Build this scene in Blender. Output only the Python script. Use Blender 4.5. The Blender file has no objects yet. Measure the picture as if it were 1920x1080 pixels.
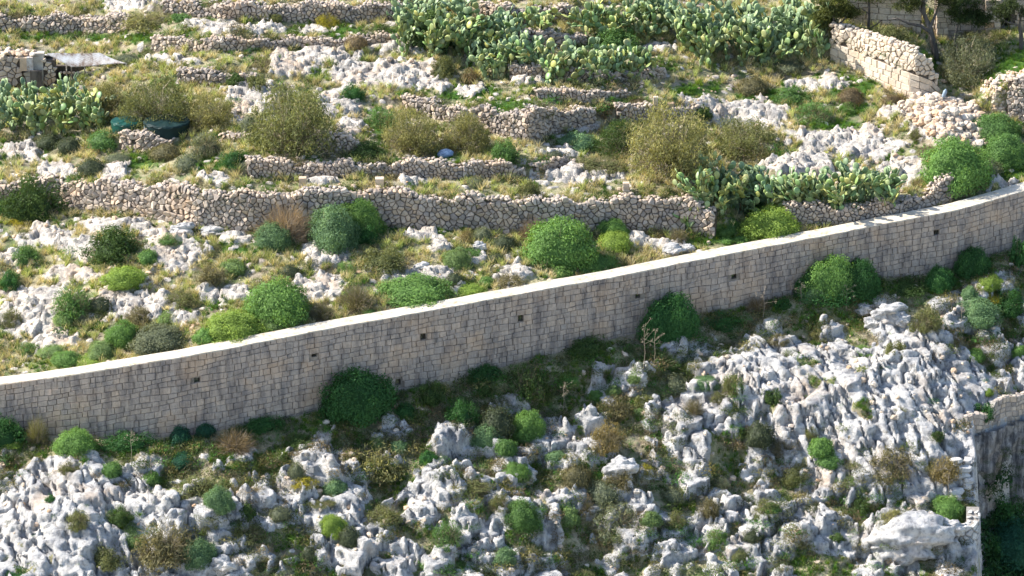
import bpy, math, random, time
import numpy as np
T0 = time.time()
rng = np.random.default_rng(7)
R = random.Random(11)
sc = bpy.context.scene
C = sc.collection

# ---------------------------------------------------------------- camera, world, sun, exposure
PITCH = math.radians(22.0)
DIST = 300.0
CAM = np.array([0.0, -DIST*math.cos(PITCH), DIST*math.sin(PITCH)])
HF = 32.0/DIST                                     # half width of the view at unit distance
cd = bpy.data.cameras.new('camera'); cam = bpy.data.objects.new('camera', cd); C.objects.link(cam)
cam.location = CAM; cam.rotation_euler = (math.pi/2-PITCH, 0, 0)
cd.sensor_width = 36; cd.lens = 36/(2*HF); cd.clip_start = 1; cd.clip_end = 3000
sc.camera = cam
SUN_EL = math.radians(40); SUN_A = math.radians(8)   # from the left, a little behind the slope
sdir = np.array([-math.cos(SUN_A)*math.cos(SUN_EL), math.sin(SUN_A)*math.cos(SUN_EL), math.sin(SUN_EL)])
w = bpy.data.worlds.new('World'); sc.world = w; w.use_nodes = True
nt = w.node_tree; bg = nt.nodes['Background']
sky = nt.nodes.new('ShaderNodeTexSky'); sky.sky_type = 'NISHITA'; sky.sun_disc = False
sky.sun_elevation = SUN_EL; sky.sun_rotation = math.atan2(sdir[0], sdir[1])
nt.links.new(sky.outputs[0], bg.inputs[0]); bg.inputs[1].default_value = 0.15
ld = bpy.data.lights.new('sun', 'SUN'); ld.energy = 5.0; ld.angle = math.radians(0.6); ld.color = (1.0, 0.95, 0.87)
lo = bpy.data.objects.new('sun', ld); C.objects.link(lo)
from mathutils import Vector, Matrix
lo.rotation_euler = Vector(sdir).to_track_quat('Z', 'Y').to_euler(); lo.location = (0, 0, 80)
sc.view_settings.view_transform = 'Standard'; sc.view_settings.look = 'None'
sc.view_settings.exposure = 1.0; sc.view_settings.gamma = 1; sc.view_settings.use_curve_mapping = False
try:
    sc.cycles.max_bounces = 6; sc.cycles.diffuse_bounces = 3; sc.cycles.transmission_bounces = 3
except Exception: pass

# ---------------------------------------------------------------- noise
def _h(ix, iy, s):
    n = (ix.astype(np.int64)*374761393 + iy.astype(np.int64)*668265263 + s*1274126177) & 0xffffffff
    n = ((n ^ (n >> 13))*1274126177) & 0xffffffff
    n = ((n ^ (n >> 16))*2246822519) & 0xffffffff
    return ((n ^ (n >> 15)) & 0xffffff)/float(0xffffff)
def noise(x, y, s=0):
    x = np.asarray(x, float); y = np.asarray(y, float)
    ix = np.floor(x); iy = np.floor(y); fx = x-ix; fy = y-iy
    fx = fx*fx*fx*(fx*(fx*6-15)+10); fy = fy*fy*fy*(fy*(fy*6-15)+10)
    a = _h(ix, iy, s); b = _h(ix+1, iy, s); c = _h(ix, iy+1, s); d = _h(ix+1, iy+1, s)
    return (a*(1-fx)+b*fx)*(1-fy)+(c*(1-fx)+d*fx)*fy
def fbm(x, y, s=0, o=4):
    r = 0; a = 0.5; t = 0
    for i in range(o):
        r = r+a*noise(x*2**i+17.3*i, y*2**i-9.1*i, s+i); t += a; a *= .5
    return r/t
def voro(x, y, s=0):
    ix = np.floor(x); iy = np.floor(y)
    f1 = np.full(x.shape, 9.); f2 = np.full(x.shape, 9.); cid = np.zeros(x.shape); dx = np.zeros(x.shape); dy = np.zeros(x.shape)
    for i in (-1, 0, 1):
        for j in (-1, 0, 1):
            cx = ix+i+_h(ix+i, iy+j, s); cy = iy+j+_h(ix+i, iy+j, s+5)
            d = np.hypot(x-cx, y-cy); m = d < f1
            f2 = np.where(m, f1, np.minimum(f2, d)); f1 = np.where(m, d, f1)
            cid = np.where(m, _h(ix+i, iy+j, s+9), cid); dx = np.where(m, x-cx, dx); dy = np.where(m, y-cy, dy)
    return f1, f2, cid, dx, dy
def sst(a, b, x):
    t = np.clip((x-a)/(b-a), 0, 1); return t*t*(3-2*t)

# ---------------------------------------------------------------- photograph point -> ground point
cp, sp = math.cos(PITCH), math.sin(PITCH)
def ray(px, py):
    px = np.asarray(px, float); py = np.asarray(py, float)
    u = (px-960)/960*HF; v = (540-py)/960*HF
    return np.stack([u, cp+v*sp, -sp+v*cp], -1)
def cast(px, py, H, t0=215., t1=420.):
    d = ray(px, py); t = np.full(d.shape[:-1], t0); hit = np.full(t.shape, t1); done = np.zeros(t.shape, bool)
    while t0 < t1:
        P = CAM+d*t0; below = P[..., 2] < H(P[..., 0], P[..., 1])
        new = below & ~done; hit = np.where(new, t0, hit); done |= below; t0 += 0.25
        if done.all(): break
    a = hit-0.25; b = hit.copy()
    for _ in range(10):
        m = (a+b)/2; P = CAM+d*m[..., None]; below = P[..., 2] < H(P[..., 0], P[..., 1])
        b = np.where(below, m, b); a = np.where(below, a, m)
    return CAM+d*b[..., None]
def px_of(P):
    q = np.asarray(P, float)-CAM
    f = q[..., 1]*cp-q[..., 2]*sp; up = q[..., 1]*sp+q[..., 2]*cp
    return 960+q[..., 0]/f/HF*960, 540-up/f/HF*960
def mpp(P):                                          # metres per photo pixel there
    q = np.asarray(P, float)-CAM; return (q[..., 1]*cp-q[..., 2]*sp)*HF/960

# ---------------------------------------------------------------- main wall plan
MW_TOP = np.array([(-330,770),(-160,748),(0,722),(190,695),(357,668),(500,640),(640,612),(840,577),(1007,545),(1157,518),(1280,493),(1513,448),(1680,415),(1787,395),(1920,357),(2080,305),(2250,245)], float)
MW_H = np.array([95,88,86,128,148,152,146,136,128,114,104,100,104,110,102,95,90], float)
lowplane = lambda x, y: 0.17*y-2.2+0*x
bp = cast(MW_TOP[:, 0], MW_TOP[:, 1]+MW_H, lowplane)
MWx, MWy, MWb = bp[:, 0], bp[:, 1], bp[:, 2]
MWz = []
for (tx, ty), b in zip(MW_TOP, bp):
    d = ray(tx, ty); t = (b[1]-CAM[1])/d[1]; MWz.append(CAM[2]+d[2]*t)
MWz = np.array(MWz)
def smooth(xs, ys, q):                               # interpolation without kinks
    g = np.linspace(xs[0], xs[-1], 900); v = np.interp(g, xs, ys); k = np.hanning(25); k /= k.sum()
    v = np.convolve(np.pad(v, 12, 'edge'), k, 'valid')
    return np.interp(q, g, v)
WT = 1.15                                            # thickness of the wall top
_g = np.linspace(MWx[0], MWx[-1], 900); _ty, _tz, _tb = (smooth(MWx, q, _g) for q in (MWy, MWz, MWb))
wy = lambda x: np.interp(x, _g, _ty)
wz = lambda x: np.interp(x, _g, _tz)
wb = lambda x: np.interp(x, _g, _tb)

# ---------------------------------------------------------------- terrain without relief
STEPS = []                                           # terrace walls: xs, ys, hs, decay
EDGE_PX = 1826
def hump(x, y, cx, cy, rx, ry, a, rot=0.):
    c, s = math.cos(rot), math.sin(rot); u = ((x-cx)*c+(y-cy)*s)/rx; v = (-(x-cx)*s+(y-cy)*c)/ry
    return a*np.clip(1-u*u-v*v, 0, 1)**0.8
GUL_X, GUL_Y = None, None
HUMPS = []
def gully(x, y):                                     # >0 inside the ravine at the lower corner
    yb = -6.45+0.87*(x-28.35)
    xe = 28.45-0.045*(yb-y)
    return np.minimum(x-xe, yb-y)
def base(x, y, nstep=None):
    s = y-wy(x)
    up = wz(x)-0.55+0.19*(s-WT)+0.55*sst(2, 26, s)*0
    far = np.maximum(y-75, 0); up = up-0.10*far
    lo_ = wb(x)+0.17*s*(s > -2)+(-0.34+0.50*(s+2))*(s <= -2)
    lo_ = lo_-0.0*s
    z = np.where(s > 0.35, up, lo_)
    for xs, ys, hs, L in STEPS[:nstep]:
        yl = np.interp(x, xs, ys); h = np.interp(x, xs, hs)
        fade = sst(xs[0]-2.5, xs[0]+.3, x)*(1-sst(xs[-1]-.3, xs[-1]+2.5, x))
        q = y-yl
        z = z+h*fade*sst(0.25, 0.6, q)*np.exp(-np.maximum(q-1.5, 0)/L)
    for hm in HUMPS: z = z+hump(x, y, *hm)*(s < -0.5)
    g = gully(x, y)
    z = np.where(g > 0, z-np.minimum(g*9, 6.5)-0.45*np.clip(g-.7, 0, 30), z)
    return z

# humps of bare rock on the lower slope (photo position, radii in m, height)
for px, py, rx, ry, a, rot in [(1600,780,9.0,5.5,2.4,-.3),(1770,700,5,3,1.0,-.8),(120,1000,6,6,1.8,-.4),(560,870,2.5,1.6,.7,0),(900,930,5,2.5,.8,-.3),
                               (1700,1010,3.5,1.8,1.3,0),(1480,960,4,2.5,.7,0),(330,960,3,2,.7,0)]:
    p = cast(np.array([px]), np.array([py]), base)[0]; HUMPS.append((p[0], p[1], rx, ry, a, rot))

# dry stone walls: (key, [(px, py_base, h_px) ...], retains, decay m)
DRY = [
 ('w1', [(-90,395,60),(20,398,62),(113,392,60),(250,402,58),(367,428,80),(467,436,78),(600,436,79),(707,427,74),(840,432,69),(973,438,68),(1040,437,60),(1173,430,63),(1273,433,72),(1340,446,48)], .85, 12),
 ('w1b', [(1470,424,40),(1600,424,42),(1680,412,38),(1735,395,34),(1786,380,54)], .8, 8),
 ('w2', [(463,333,33),(640,334,31),(840,338,35),(985,333,26)], .85, 6),
 ('w2b', [(1003,328,18),(1040,318,22),(1082,308,14)], .8, 4),
 ('w3', [(752,202,18),(840,230,37),(930,252,48),(990,266,62),(1050,246,42),(1118,233,30)], .85, 8),
 ('w3b', [(1157,231,31),(1240,226,28),(1310,220,26)], .85, 6),
 ('w4', [(1007,186,16),(1100,193,26),(1182,184,14)], .85, 4),
 ('w9', [(223,282,32),(270,284,34),(322,280,24)], .8, 4),
 ('w9b', [(412,268,16),(480,266,16)], .8, 4),
 ('w9c', [(592,286,36),(640,288,34),(678,286,22)], .8, 4),
 ('w8', [(333,158,26),(400,160,28),(484,156,18)], .85, 5),
 ('w11', [(955,150,24),(1030,150,26),(1130,154,22),(1247,146,18)], .8, 5),
 ('w7', [(283,96,26),(400,100,30),(483,94,24),(560,88,14),(640,86,14),(747,80,18)], .85, 5),
 ('w10', [(972,86,26),(1040,88,29),(1100,82,20)], .8, 4),
 ('w6', [(-60,60,30),(60,62,34),(150,60,34),(240,58,26)], .85, 6),
 ('w5', [(305,30,24),(420,35,32),(640,44,36),(800,40,32)], .85, 7),
 ('w5b', [(895,40,30),(960,44,32),(1080,42,30)], .85, 6),
]
WALLS = {}
for key, pts, ret, L in DRY:
    a = np.array(pts, float)
    P = cast(a[:, 0], a[:, 1], lambda x, y: base(x, y))
    h = np.maximum(a[:, 2]*mpp(P)/cp*.94-.16, .25)
    WALLS[key] = (P, h)
    STEPS.append((P[:, 0], P[:, 1], h*ret, L))
# bright wall of squared stones, the far wall and the small curved wall by the rubble
for key, pts, ret, L in [('bright', [(1556,114,65),(1601,130,66),(1628,147,74),(1662,167,85),(1713,187,88),(1745,178,54),(1762,172,12)], .7, 14),
                         ('farwall', [(1886,226,66),(1925,236,84),(1990,250,92)], .8, 10)]:
    a = np.array(pts, float); P = cast(a[:, 0], a[:, 1], lambda x, y: base(x, y)); h = a[:, 2]*mpp(P)/cp
    WALLS[key] = (P, h); STEPS.append((P[:, 0], P[:, 1], h*ret, L))
print('walls', time.time()-T0)

# ---------------------------------------------------------------- ground patches read off the photograph: bare rock, green grass
ROCK = [(35,280,45,18),(110,322,45,14),(213,318,30,22),(430,52,85,14),(235,8,50,12),(600,110,80,18),(550,130,40,15),(470,185,50,28),(620,200,30,32),(440,230,20,20),(590,55,40,8),
 (410,338,30,10),(600,343,30,8),(700,145,85,28),(655,205,28,22),(660,240,25,14),(700,85,50,13),(780,95,40,14),(815,145,45,20),(880,172,28,14),(985,160,30,6),(1240,90,32,10),(1095,238,35,8),
 (1060,288,45,8),(1050,330,50,13),(1110,335,60,18),(1205,308,25,10),(775,345,30,9),(1405,212,75,24),(1310,190,35,12),(1530,160,60,13),(1585,268,110,34),(1500,318,70,20),(1700,322,50,20),
 (1680,215,30,10),(1440,283,22,6),(1770,235,85,50),(85,445,55,18),(150,470,35,20),(30,490,30,12),(140,462,40,14),(200,425,60,13),(270,440,25,18),(330,478,55,28),(445,450,28,12),(610,480,50,24),
 (600,540,50,22),(425,555,55,18),(260,575,70,26),(140,520,60,13),(60,560,60,25),(60,610,70,30),(110,640,50,20),(340,605,30,16),(790,525,80,17),(830,470,25,12),(780,450,40,8),(890,490,25,14),
 (965,520,35,20),(1190,455,30,12),(1260,465,30,12),(1885,350,30,10),(330,118,60,6),(250,530,40,14),(500,590,30,12),(1250,330,22,8),(560,560,30,14),(700,600,20,14),(860,540,30,8)]
GREEN = [(150,70,130,8),(260,70,60,10),(640,60,50,12),(730,60,40,10),(940,197,70,10),(1700,120,60,30),(1850,140,70,28),(1900,120,60,30),(1440,180,60,14),(1590,165,50,25),(1600,205,60,12),
 (260,305,50,14),(400,310,40,12),(620,140,60,10),(880,175,60,14),(1200,130,80,10),(1180,190,50,8),(1560,235,60,8),(720,240,40,16),(560,60,40,8),(40,58,60,6),(700,420,80,18),(860,425,60,16),
 (1660,290,50,16),(1300,170,60,14),(330,155,50,8),(1330,440,70,18),(1880,320,60,30),(1100,425,60,12),(450,470,60,10),(1180,570,40,12)]
def patch(x, y, z, lst, s, soft=.55):
    px, py = px_of(np.stack([x, y, z], -1)); m = np.zeros(x.shape)
    wob = (fbm(x*.9, y*.9, s)-.5)*1.5+(fbm(x*3.1, y*3.1, s+3, 2)-.5)*.7
    for cx, cy, rx, ry in lst:
        d = np.hypot((px-cx)/rx, (py-cy)/ry)
        near = d < 2.2
        m[near] = np.maximum(m[near], sst(1+soft/2, 1-soft/2, d[near]+wob[near]*.8))
    return m

def wall_dist(x, y):
    d = np.full(x.shape, 99.)
    for P, h in WALLS.values():
        yl = np.interp(x, P[:, 0], P[:, 1]); q = np.abs(y-yl-.3); q = np.where((x > P[0, 0]-.5) & (x < P[-1, 0]+.5), q, 99.); d = np.minimum(d, q)
    return np.minimum(d, np.abs(y-wy(x)-.5))
def relief(x, y, z0):
    s = y-wy(x)
    low = sst(-0.8, -3.2, s); up = 1-low
    rock_u = patch(x, y, z0, ROCK, 31)
    # ---- lower karst
    wx_ = x+1.1*(fbm(x*.5, y*.5, 3)-.5)*2; wy_ = y+1.1*(fbm(x*.5, y*.5, 4)-.5)*2
    c, sn = math.cos(.5), math.sin(.5); ax = (wx_*c+wy_*sn)/2.9; ay = (-wx_*sn+wy_*c)/1.8
    f1, f2, cid, dx, dy = voro(ax, ay, 21)
    smoothm = np.zeros(x.shape)
    for hm in HUMPS[:3]: smoothm = np.maximum(smoothm, np.minimum(hump(x, y, *hm[:4], 2.4, hm[5]), 1))
    b1 = (sst(0.0, .35, f2-f1)*(.12+.62*cid)+.10*np.minimum(f2-f1, .8))*(1-.80*smoothm)+(-dy*.45+dx*.30+(np.cos(cid*41)*dx+np.sin(cid*41)*dy)*.35)*(1-.7*smoothm)
    jx = x+.16*(fbm(x*2.1, y*2.1, 7, 3)-.5)*2; jy = y+.16*(fbm(x*2.1, y*2.1, 8, 3)-.5)*2
    g1, g2, gid, gx_, gy_ = voro(jx/1.0+5, jy/.72, 41)
    b2 = (sst(0., .16, g2-g1)*.09+gid*.20+(np.cos(gid*57)*gx_+np.sin(gid*57)*gy_)*.34-gy_*.12)*(1-.35*smoothm)
    h1, h2, hid, hx_, hy_ = voro(jx/.42, jy/.34, 45)
    b2 = b2+(hid*.08+(np.cos(hid*57)*hx_+np.sin(hid*57)*hy_)*.15)*(.4+.6*sst(.45, .6, fbm(x*.4, y*.4, 151, 3)))
    k1, k2, kid, _, _ = voro(x/.36, y/.33, 51)
    pit = -sst(.45, .12, k1)*.15*(kid > .45)
    rid = -sst(.10, .0, np.abs(fbm(x*.8+y*.3, y*.6, 61, 4)-.5))*.24
    rid = rid-sst(.07, .0, np.abs(fbm(x*1.2+.5*y, y*.35, 65, 4)-.5))*.20*(.5+smoothm)
    fine = (fbm(x*3.0, y*3.0, 71, 4)-.5)*.26
    big = (fbm(x*.16, y*.16, 81, 3)-.5)*2.4
    cq = fbm(x*.55+3, y*.55, 91, 5)+.12*(1-sst(.1, .6, b1))-.25*smoothm+.15*sst(-3.6, -1.6, s)-.02*sst(-8, -14, s)-.045
    cover = sst(.53, .60, cq)
    rock_l = 1-cover; rr_ = 1-sst(.44, .66, cq)
    zl = big+(b1*.85+(b2*(1-.75*smoothm)*.45+pit*.35*(1-.6*smoothm)+rid*1.5+fine*.6*(1-.3*smoothm)))*(.15+.85*rr_)-.15*(1-rr_)-.5
    tt = (z0+zl+.5*fbm(x*.3, y*.3, 141, 3))/.62; fr = tt-np.floor(tt)
    zl = zl+(sst(.30, .70, fr)-fr)*.62*.75*rr_*(1-.45*smoothm)
    # ---- upper slope
    v1, v2, vid, vx, vy = voro(wx_/1.5, wy_/1.2, 101)
    ru = rock_u*(.06+sst(.0, .16, v2-v1)*(.08+.30*vid)+(np.cos(vid*41)*vx+np.sin(vid*41)*vy)*.22+b2*.25+(fbm(x*2.2, y*2.2, 111, 4)-.5)*.20+pit*.7)
    tt = (z0+ru*1.5+.5*fbm(x*.3, y*.3, 143, 3))/.38; fr = tt-np.floor(tt); ru = ru+(sst(.35, .65, fr)-fr)*.38*.8*rock_u
    zu = ru+(fbm(x*.22, y*.22, 121, 3)-.5)*1.0+(fbm(x*1.1, y*1.1, 125, 3)-.5)*.22
    z = zl*low+zu*up
    rock = rock_l*low+rock_u*up
    # scattered bits of stone between the herbs
    e1, e2, eid, _, _ = voro(x/.8, y/.7, 131)
    bits = (eid > .74)*sst(.34, .24, e1)*up*(s > 1.5)*(s < 60)
    z = z+bits*(.10+.1*(eid-.8)*5)
    rock = np.maximum(rock, bits*.9)
    damp = sst(.15, 1.3, wall_dist(x, y))
    g = gully(x, y)
    z = z*(.15+.85*damp)*sst(.2, -.6, g)
    return z, np.clip(rock, 0, 1), low, smoothm

# ---------------------------------------------------------------- height grid
def axis(lo_, hi, d, out, grow=1.22):
    a = list(np.arange(lo_, hi, d)); st = d
    while a[-1] < out: st *= grow; a.append(a[-1]+st)
    st = d
    while a[0] > -out: st *= grow; a.insert(0, a[0]-st)
    return a
gx = np.array(axis(-37, 38, .11, 700))
gy_lo = np.arange(-31, 6, .088); gy_hi = np.arange(6, 62, .14)
gy = list(gy_lo)+list(gy_hi); st = .14
while gy[-1] < 900: st *= 1.22; gy.append(gy[-1]+st)
st = .1
while gy[0] > -260: st *= 1.22; gy.insert(0, gy[0]-st)
gy = np.array(gy)
GX, GY = np.meshgrid(gx, gy)
Z0 = base(GX, GY)
rel, ROCKM, LOWM, SMO = relief(GX, GY, Z0)
inner = sst(48, 38, np.abs(GX))*sst(75, 60, GY)*sst(-42, -34, GY)
far_drop = np.maximum(-GY-40, 0)*0.3
Z = Z0+rel*(.1+.9*inner)
Z = np.maximum(Z, -62+0*GX)
LEAN = np.clip(rel+.6, -1, 2.5)*.42*LOWM*inner*sst(.3, 2.5, wall_dist(GX, GY))*(gully(GX, GY) < -.3)
ZE = Z.copy(); RE = ROCKM.copy()
for k in range(len(gx)):
    yy = np.maximum.accumulate(gy-LEAN[:, k]+np.arange(len(gy))*1e-7); ZE[:, k] = np.interp(gy, yy, Z[:, k]); RE[:, k] = np.interp(gy, yy, ROCKM[:, k])
print('grid', GX.shape, time.time()-T0)
def Hs(x, y):
    x = np.asarray(x, float); y = np.asarray(y, float)
    i = np.clip(np.searchsorted(gx, x)-1, 0, len(gx)-2); j = np.clip(np.searchsorted(gy, y)-1, 0, len(gy)-2)
    fx = (x-gx[i])/(gx[i+1]-gx[i]); fy = (y-gy[j])/(gy[j+1]-gy[j]); fx = np.clip(fx, 0, 1); fy = np.clip(fy, 0, 1)
    return (ZE[j, i]*(1-fx)+ZE[j, i+1]*fx)*(1-fy)+(ZE[j+1, i]*(1-fx)+ZE[j+1, i+1]*fx)*fy
def Ms(A, x, y):
    i = np.clip(np.searchsorted(gx, x)-1, 0, len(gx)-2); j = np.clip(np.searchsorted(gy, y)-1, 0, len(gy)-2)
    return A[j, i]
def at(px, py):
    P = cast(np.array([px]), np.array([py]), Hs)[0]; return P

# ---------------------------------------------------------------- material helpers
def newmat(name, rough=.9, spec=.15):
    m = bpy.data.materials.new(name); m.use_nodes = True; n = m.node_tree; b = n.nodes['Principled BSDF']
    b.inputs['Roughness'].default_value = rough; b.inputs['Specular IOR Level'].default_value = spec
    return m, n, b
def N(n, t, **k):
    o = n.nodes.new(t)
    for a, v in k.items():
        if a in ('in_',):
            for key, val in v.items(): o.inputs[key].default_value = val
        else: setattr(o, a, v)
    return o
def tex(n, scale, detail=4, rough=.6, coord=None, kind='noise', stretch=None):
    tc = coord or N(n, 'ShaderNodeTexCoord').outputs['Object']
    if stretch:
        mp = N(n, 'ShaderNodeMapping'); mp.inputs['Scale'].default_value = stretch; n.links.new(tc, mp.inputs[0]); tc = mp.outputs[0]
    if kind == 'noise':
        t = N(n, 'ShaderNodeTexNoise'); t.inputs['Detail'].default_value = detail; t.inputs['Roughness'].default_value = rough
        out = t.outputs['Fac']
    else:
        t = N(n, 'ShaderNodeTexVoronoi'); out = t.outputs['Distance']
    t.inputs['Scale'].default_value = scale; n.links.new(tc, t.inputs['Vector'])
    return out
def ramp(n, src, stops):
    r = N(n, 'ShaderNodeValToRGB'); e = r.color_ramp.elements
    while len(e) < len(stops): e.new(.5)
    for k, (p, c) in enumerate(stops):
        e[k].position = p; e[k].color = (*c, 1) if len(c) == 3 else c
    n.links.new(src, r.inputs[0]); return r.outputs[0]
def mix(n, f, a, b, mode='MIX'):
    m = N(n, 'ShaderNodeMix', data_type='RGBA', blend_type=mode)
    for s, v in ((m.inputs[0], f), (m.inputs[6], a), (m.inputs[7], b)):
        if hasattr(v, 'is_output'): n.links.new(v, s)
        elif isinstance(v, (int, float)): s.default_value = v
        else: s.default_value = (*v, 1)
    return m.outputs[2]
def math_(n, op, a, b=0.):
    m = N(n, 'ShaderNodeMath', operation=op)
    for s, v in ((m.inputs[0], a), (m.inputs[1], b)):
        if hasattr(v, 'is_output'): n.links.new(v, s)
        else: s.default_value = v
    return m.outputs[0]
def bump(n, b, src, dist, strength=1., prev=None):
    u = N(n, 'ShaderNodeBump'); u.inputs['Distance'].default_value = dist; u.inputs['Strength'].default_value = strength
    n.links.new(src, u.inputs['Height'])
    if prev: n.links.new(prev, u.inputs['Normal'])
    n.links.new(u.outputs[0], b.inputs['Normal']); return u.outputs[0]
def attr(n, name): return N(n, 'ShaderNodeAttribute', attribute_name=name)
def v3(c): return c

# ---------------------------------------------------------------- mesh helpers
def mesh_np(name, V, F, mat=None, smooth=False, k=None, attrs=None):
    """V (n,3); F (m,k) array or list of polygons"""
    me = bpy.data.meshes.new(name)
    V = np.asarray(V, np.float32)
    if isinstance(F, np.ndarray):
        m, kk = F.shape; me.vertices.add(len(V)); me.vertices.foreach_set('co', V.ravel())
        me.loops.add(m*kk); me.loops.foreach_set('vertex_index', F.astype(np.int32).ravel())
        me.polygons.add(m); me.polygons.foreach_set('loop_start', np.arange(0, m*kk, kk, dtype=np.int32))
        me.update(calc_edges=True)
    else:
        me.from_pydata([tuple(map(float, v)) for v in V], [], F); me.update()
    if mat:
        for q in (mat if isinstance(mat, (list, tuple)) else [mat]): me.materials.append(q)
    if smooth: me.polygons.foreach_set('use_smooth', np.ones(len(me.polygons), bool))
    for an, av in (attrs or {}).items():
        av = np.asarray(av, np.float32)
        if av.ndim == 1:
            a = me.attributes.new(an, 'FLOAT', 'POINT'); a.data.foreach_set('value', av)
        else:
            a = me.attributes.new(an, 'FLOAT_COLOR', 'POINT'); a.data.foreach_set('color', np.concatenate([av, np.ones((len(av), 1), np.float32)], 1).ravel())
    return me
def link(name, me, parent=None, label=None, cat=None, group=None, kind=None, loc=None, rot=None, scale=None):
    o = bpy.data.objects.new(name, me); C.objects.link(o)
    if parent: o.parent = parent
    if label: o['label'] = label
    if cat: o['category'] = cat
    if group: o['group'] = group
    if kind: o['kind'] = kind
    if loc is not None: o.location = loc
    if rot is not None: o.rotation_euler = rot
    if scale is not None: o.scale = scale
    return o
def thing(name, label, cat, group=None, loc=(0, 0, 0)): return link(name, None, None, label, cat, group, 'thing', loc)
# ---------------------------------------------------------------- ground material and mesh
def rock_color(n, warm=None, gray=1.):
    a = ramp(n, tex(n, .9, 6, .65), [(.32, (.30, .30, .31)), (.44, (.50, .49, .48)), (.55, (.66, .63, .59)), (.75, (.76, .71, .64))])
    st = ramp(n, tex(n, 3.2, 8, .72), [(.38, (.28, .28, .29)), (.50, (1, 1, 1))])
    a = mix(n, .6, a, st, 'MULTIPLY')
    st2 = ramp(n, tex(n, 1.4, 6, .6, stretch=(1, 1, .25)), [(.40, (.5, .52, .55)), (.5, (1, 1, 1))])
    a = mix(n, .5, a, st2, 'MULTIPLY')
    w_ = ramp(n, tex(n, .35, 4, .5), [(.55, (0, 0, 0)), (.72, (1, 1, 1))])
    return mix(n, math_(n, 'MULTIPLY', w_, .5), a, (.55, .40, .27))
def rock_bump(n, b):
    t1 = tex(n, 3.4, 10, .78); v = tex(n, 7, kind='v'); t2 = tex(n, 12, 6, .75)
    s = math_(n, 'ADD', math_(n, 'MULTIPLY', t1, 1.0), math_(n, 'MULTIPLY', ramp(n, v, [(.05, (0, 0, 0)), (.4, (1, 1, 1))]), .22))
    s = math_(n, 'ADD', s, math_(n, 'MULTIPLY', t2, .35))
    return bump(n, b, s, .17, 1.)
gm, n, b = newmat('limestone_hillside')
rockc = rock_color(n)
u_ = attr(n, 'lowm').outputs['Fac']
rockc = mix(n, u_, mix(n, 1., rockc, (1.04, .98, .90), 'MULTIPLY'), mix(n, 1., rockc, (.93, .93, .93), 'MULTIPLY'))
soil = ramp(n, tex(n, 1.6, 8, .7), [(.3, (.15, .12, .08)), (.46, (.30, .25, .17)), (.58, (.48, .41, .31)), (.75, (.64, .57, .47))])
dry = ramp(n, tex(n, 5.0, 8, .75), [(.3, (.15, .16, .06)), (.5, (.38, .35, .19)), (.7, (.58, .51, .33))])
grn = ramp(n, tex(n, 4.0, 8, .7), [(.3, (.02, .05, .012)), (.5, (.055, .12, .02)), (.68, (.12, .20, .035))])
g1 = ramp(n, tex(n, .5, 6, .65), [(.42, (0, 0, 0)), (.56, (1, 1, 1))])
soil = mix(n, math_(n, 'MULTIPLY', g1, .8), soil, dry)
gr = attr(n, 'green').outputs['Fac']
gn = ramp(n, tex(n, .8, 6, .7), [(.50, (0, 0, 0)), (.6, (1, 1, 1))])
soil = mix(n, math_(n, 'MAXIMUM', gr, math_(n, 'MULTIPLY', gn, .75)), soil, grn)
rk = attr(n, 'rock').outputs['Fac']
rkn = math_(n, 'ADD', rk, math_(n, 'MULTIPLY', math_(n, 'SUBTRACT', tex(n, 3.5, 6, .7), .5), .9))
rf = ramp(n, rkn, [(.42, (0, 0, 0)), (.56, (1, 1, 1))])
col = mix(n, rf, soil, rockc)
n.links.new(col, b.inputs['Base Color']); rock_bump(n, b)
green = patch(GX, GY, Z, GREEN, 55, .8)*inner
ny, nx = GX.shape
idx = np.arange(nx*ny).reshape(ny, nx)
F = np.stack([idx[:-1, :-1], idx[:-1, 1:], idx[1:, 1:], idx[1:, :-1]], -1).reshape(-1, 4)
# shift sideways for broken, undercut rock
sx = (fbm(GX*1.9, GY*1.9, 201, 3)-.5)*.35*ROCKM*inner*LOWM*sst(.1, 1.3, wall_dist(GX, GY))
sy = (fbm(GX*1.9, GY*1.9, 205, 3)-.5)*.35*ROCKM*inner*LOWM*sst(.1, 1.3, wall_dist(GX, GY))
V = np.stack([GX+sx, GY+sy-LEAN, Z], -1).reshape(-1, 3)
keep = np.ones(len(F), bool)
me = mesh_np('hillside', V, F[keep], gm, True, attrs={'rock': ROCKM.ravel(), 'green': green.ravel(), 'lowm': LOWM.ravel()})
link('ground', me, kind='structure')
print('ground', time.time()-T0)

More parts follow.
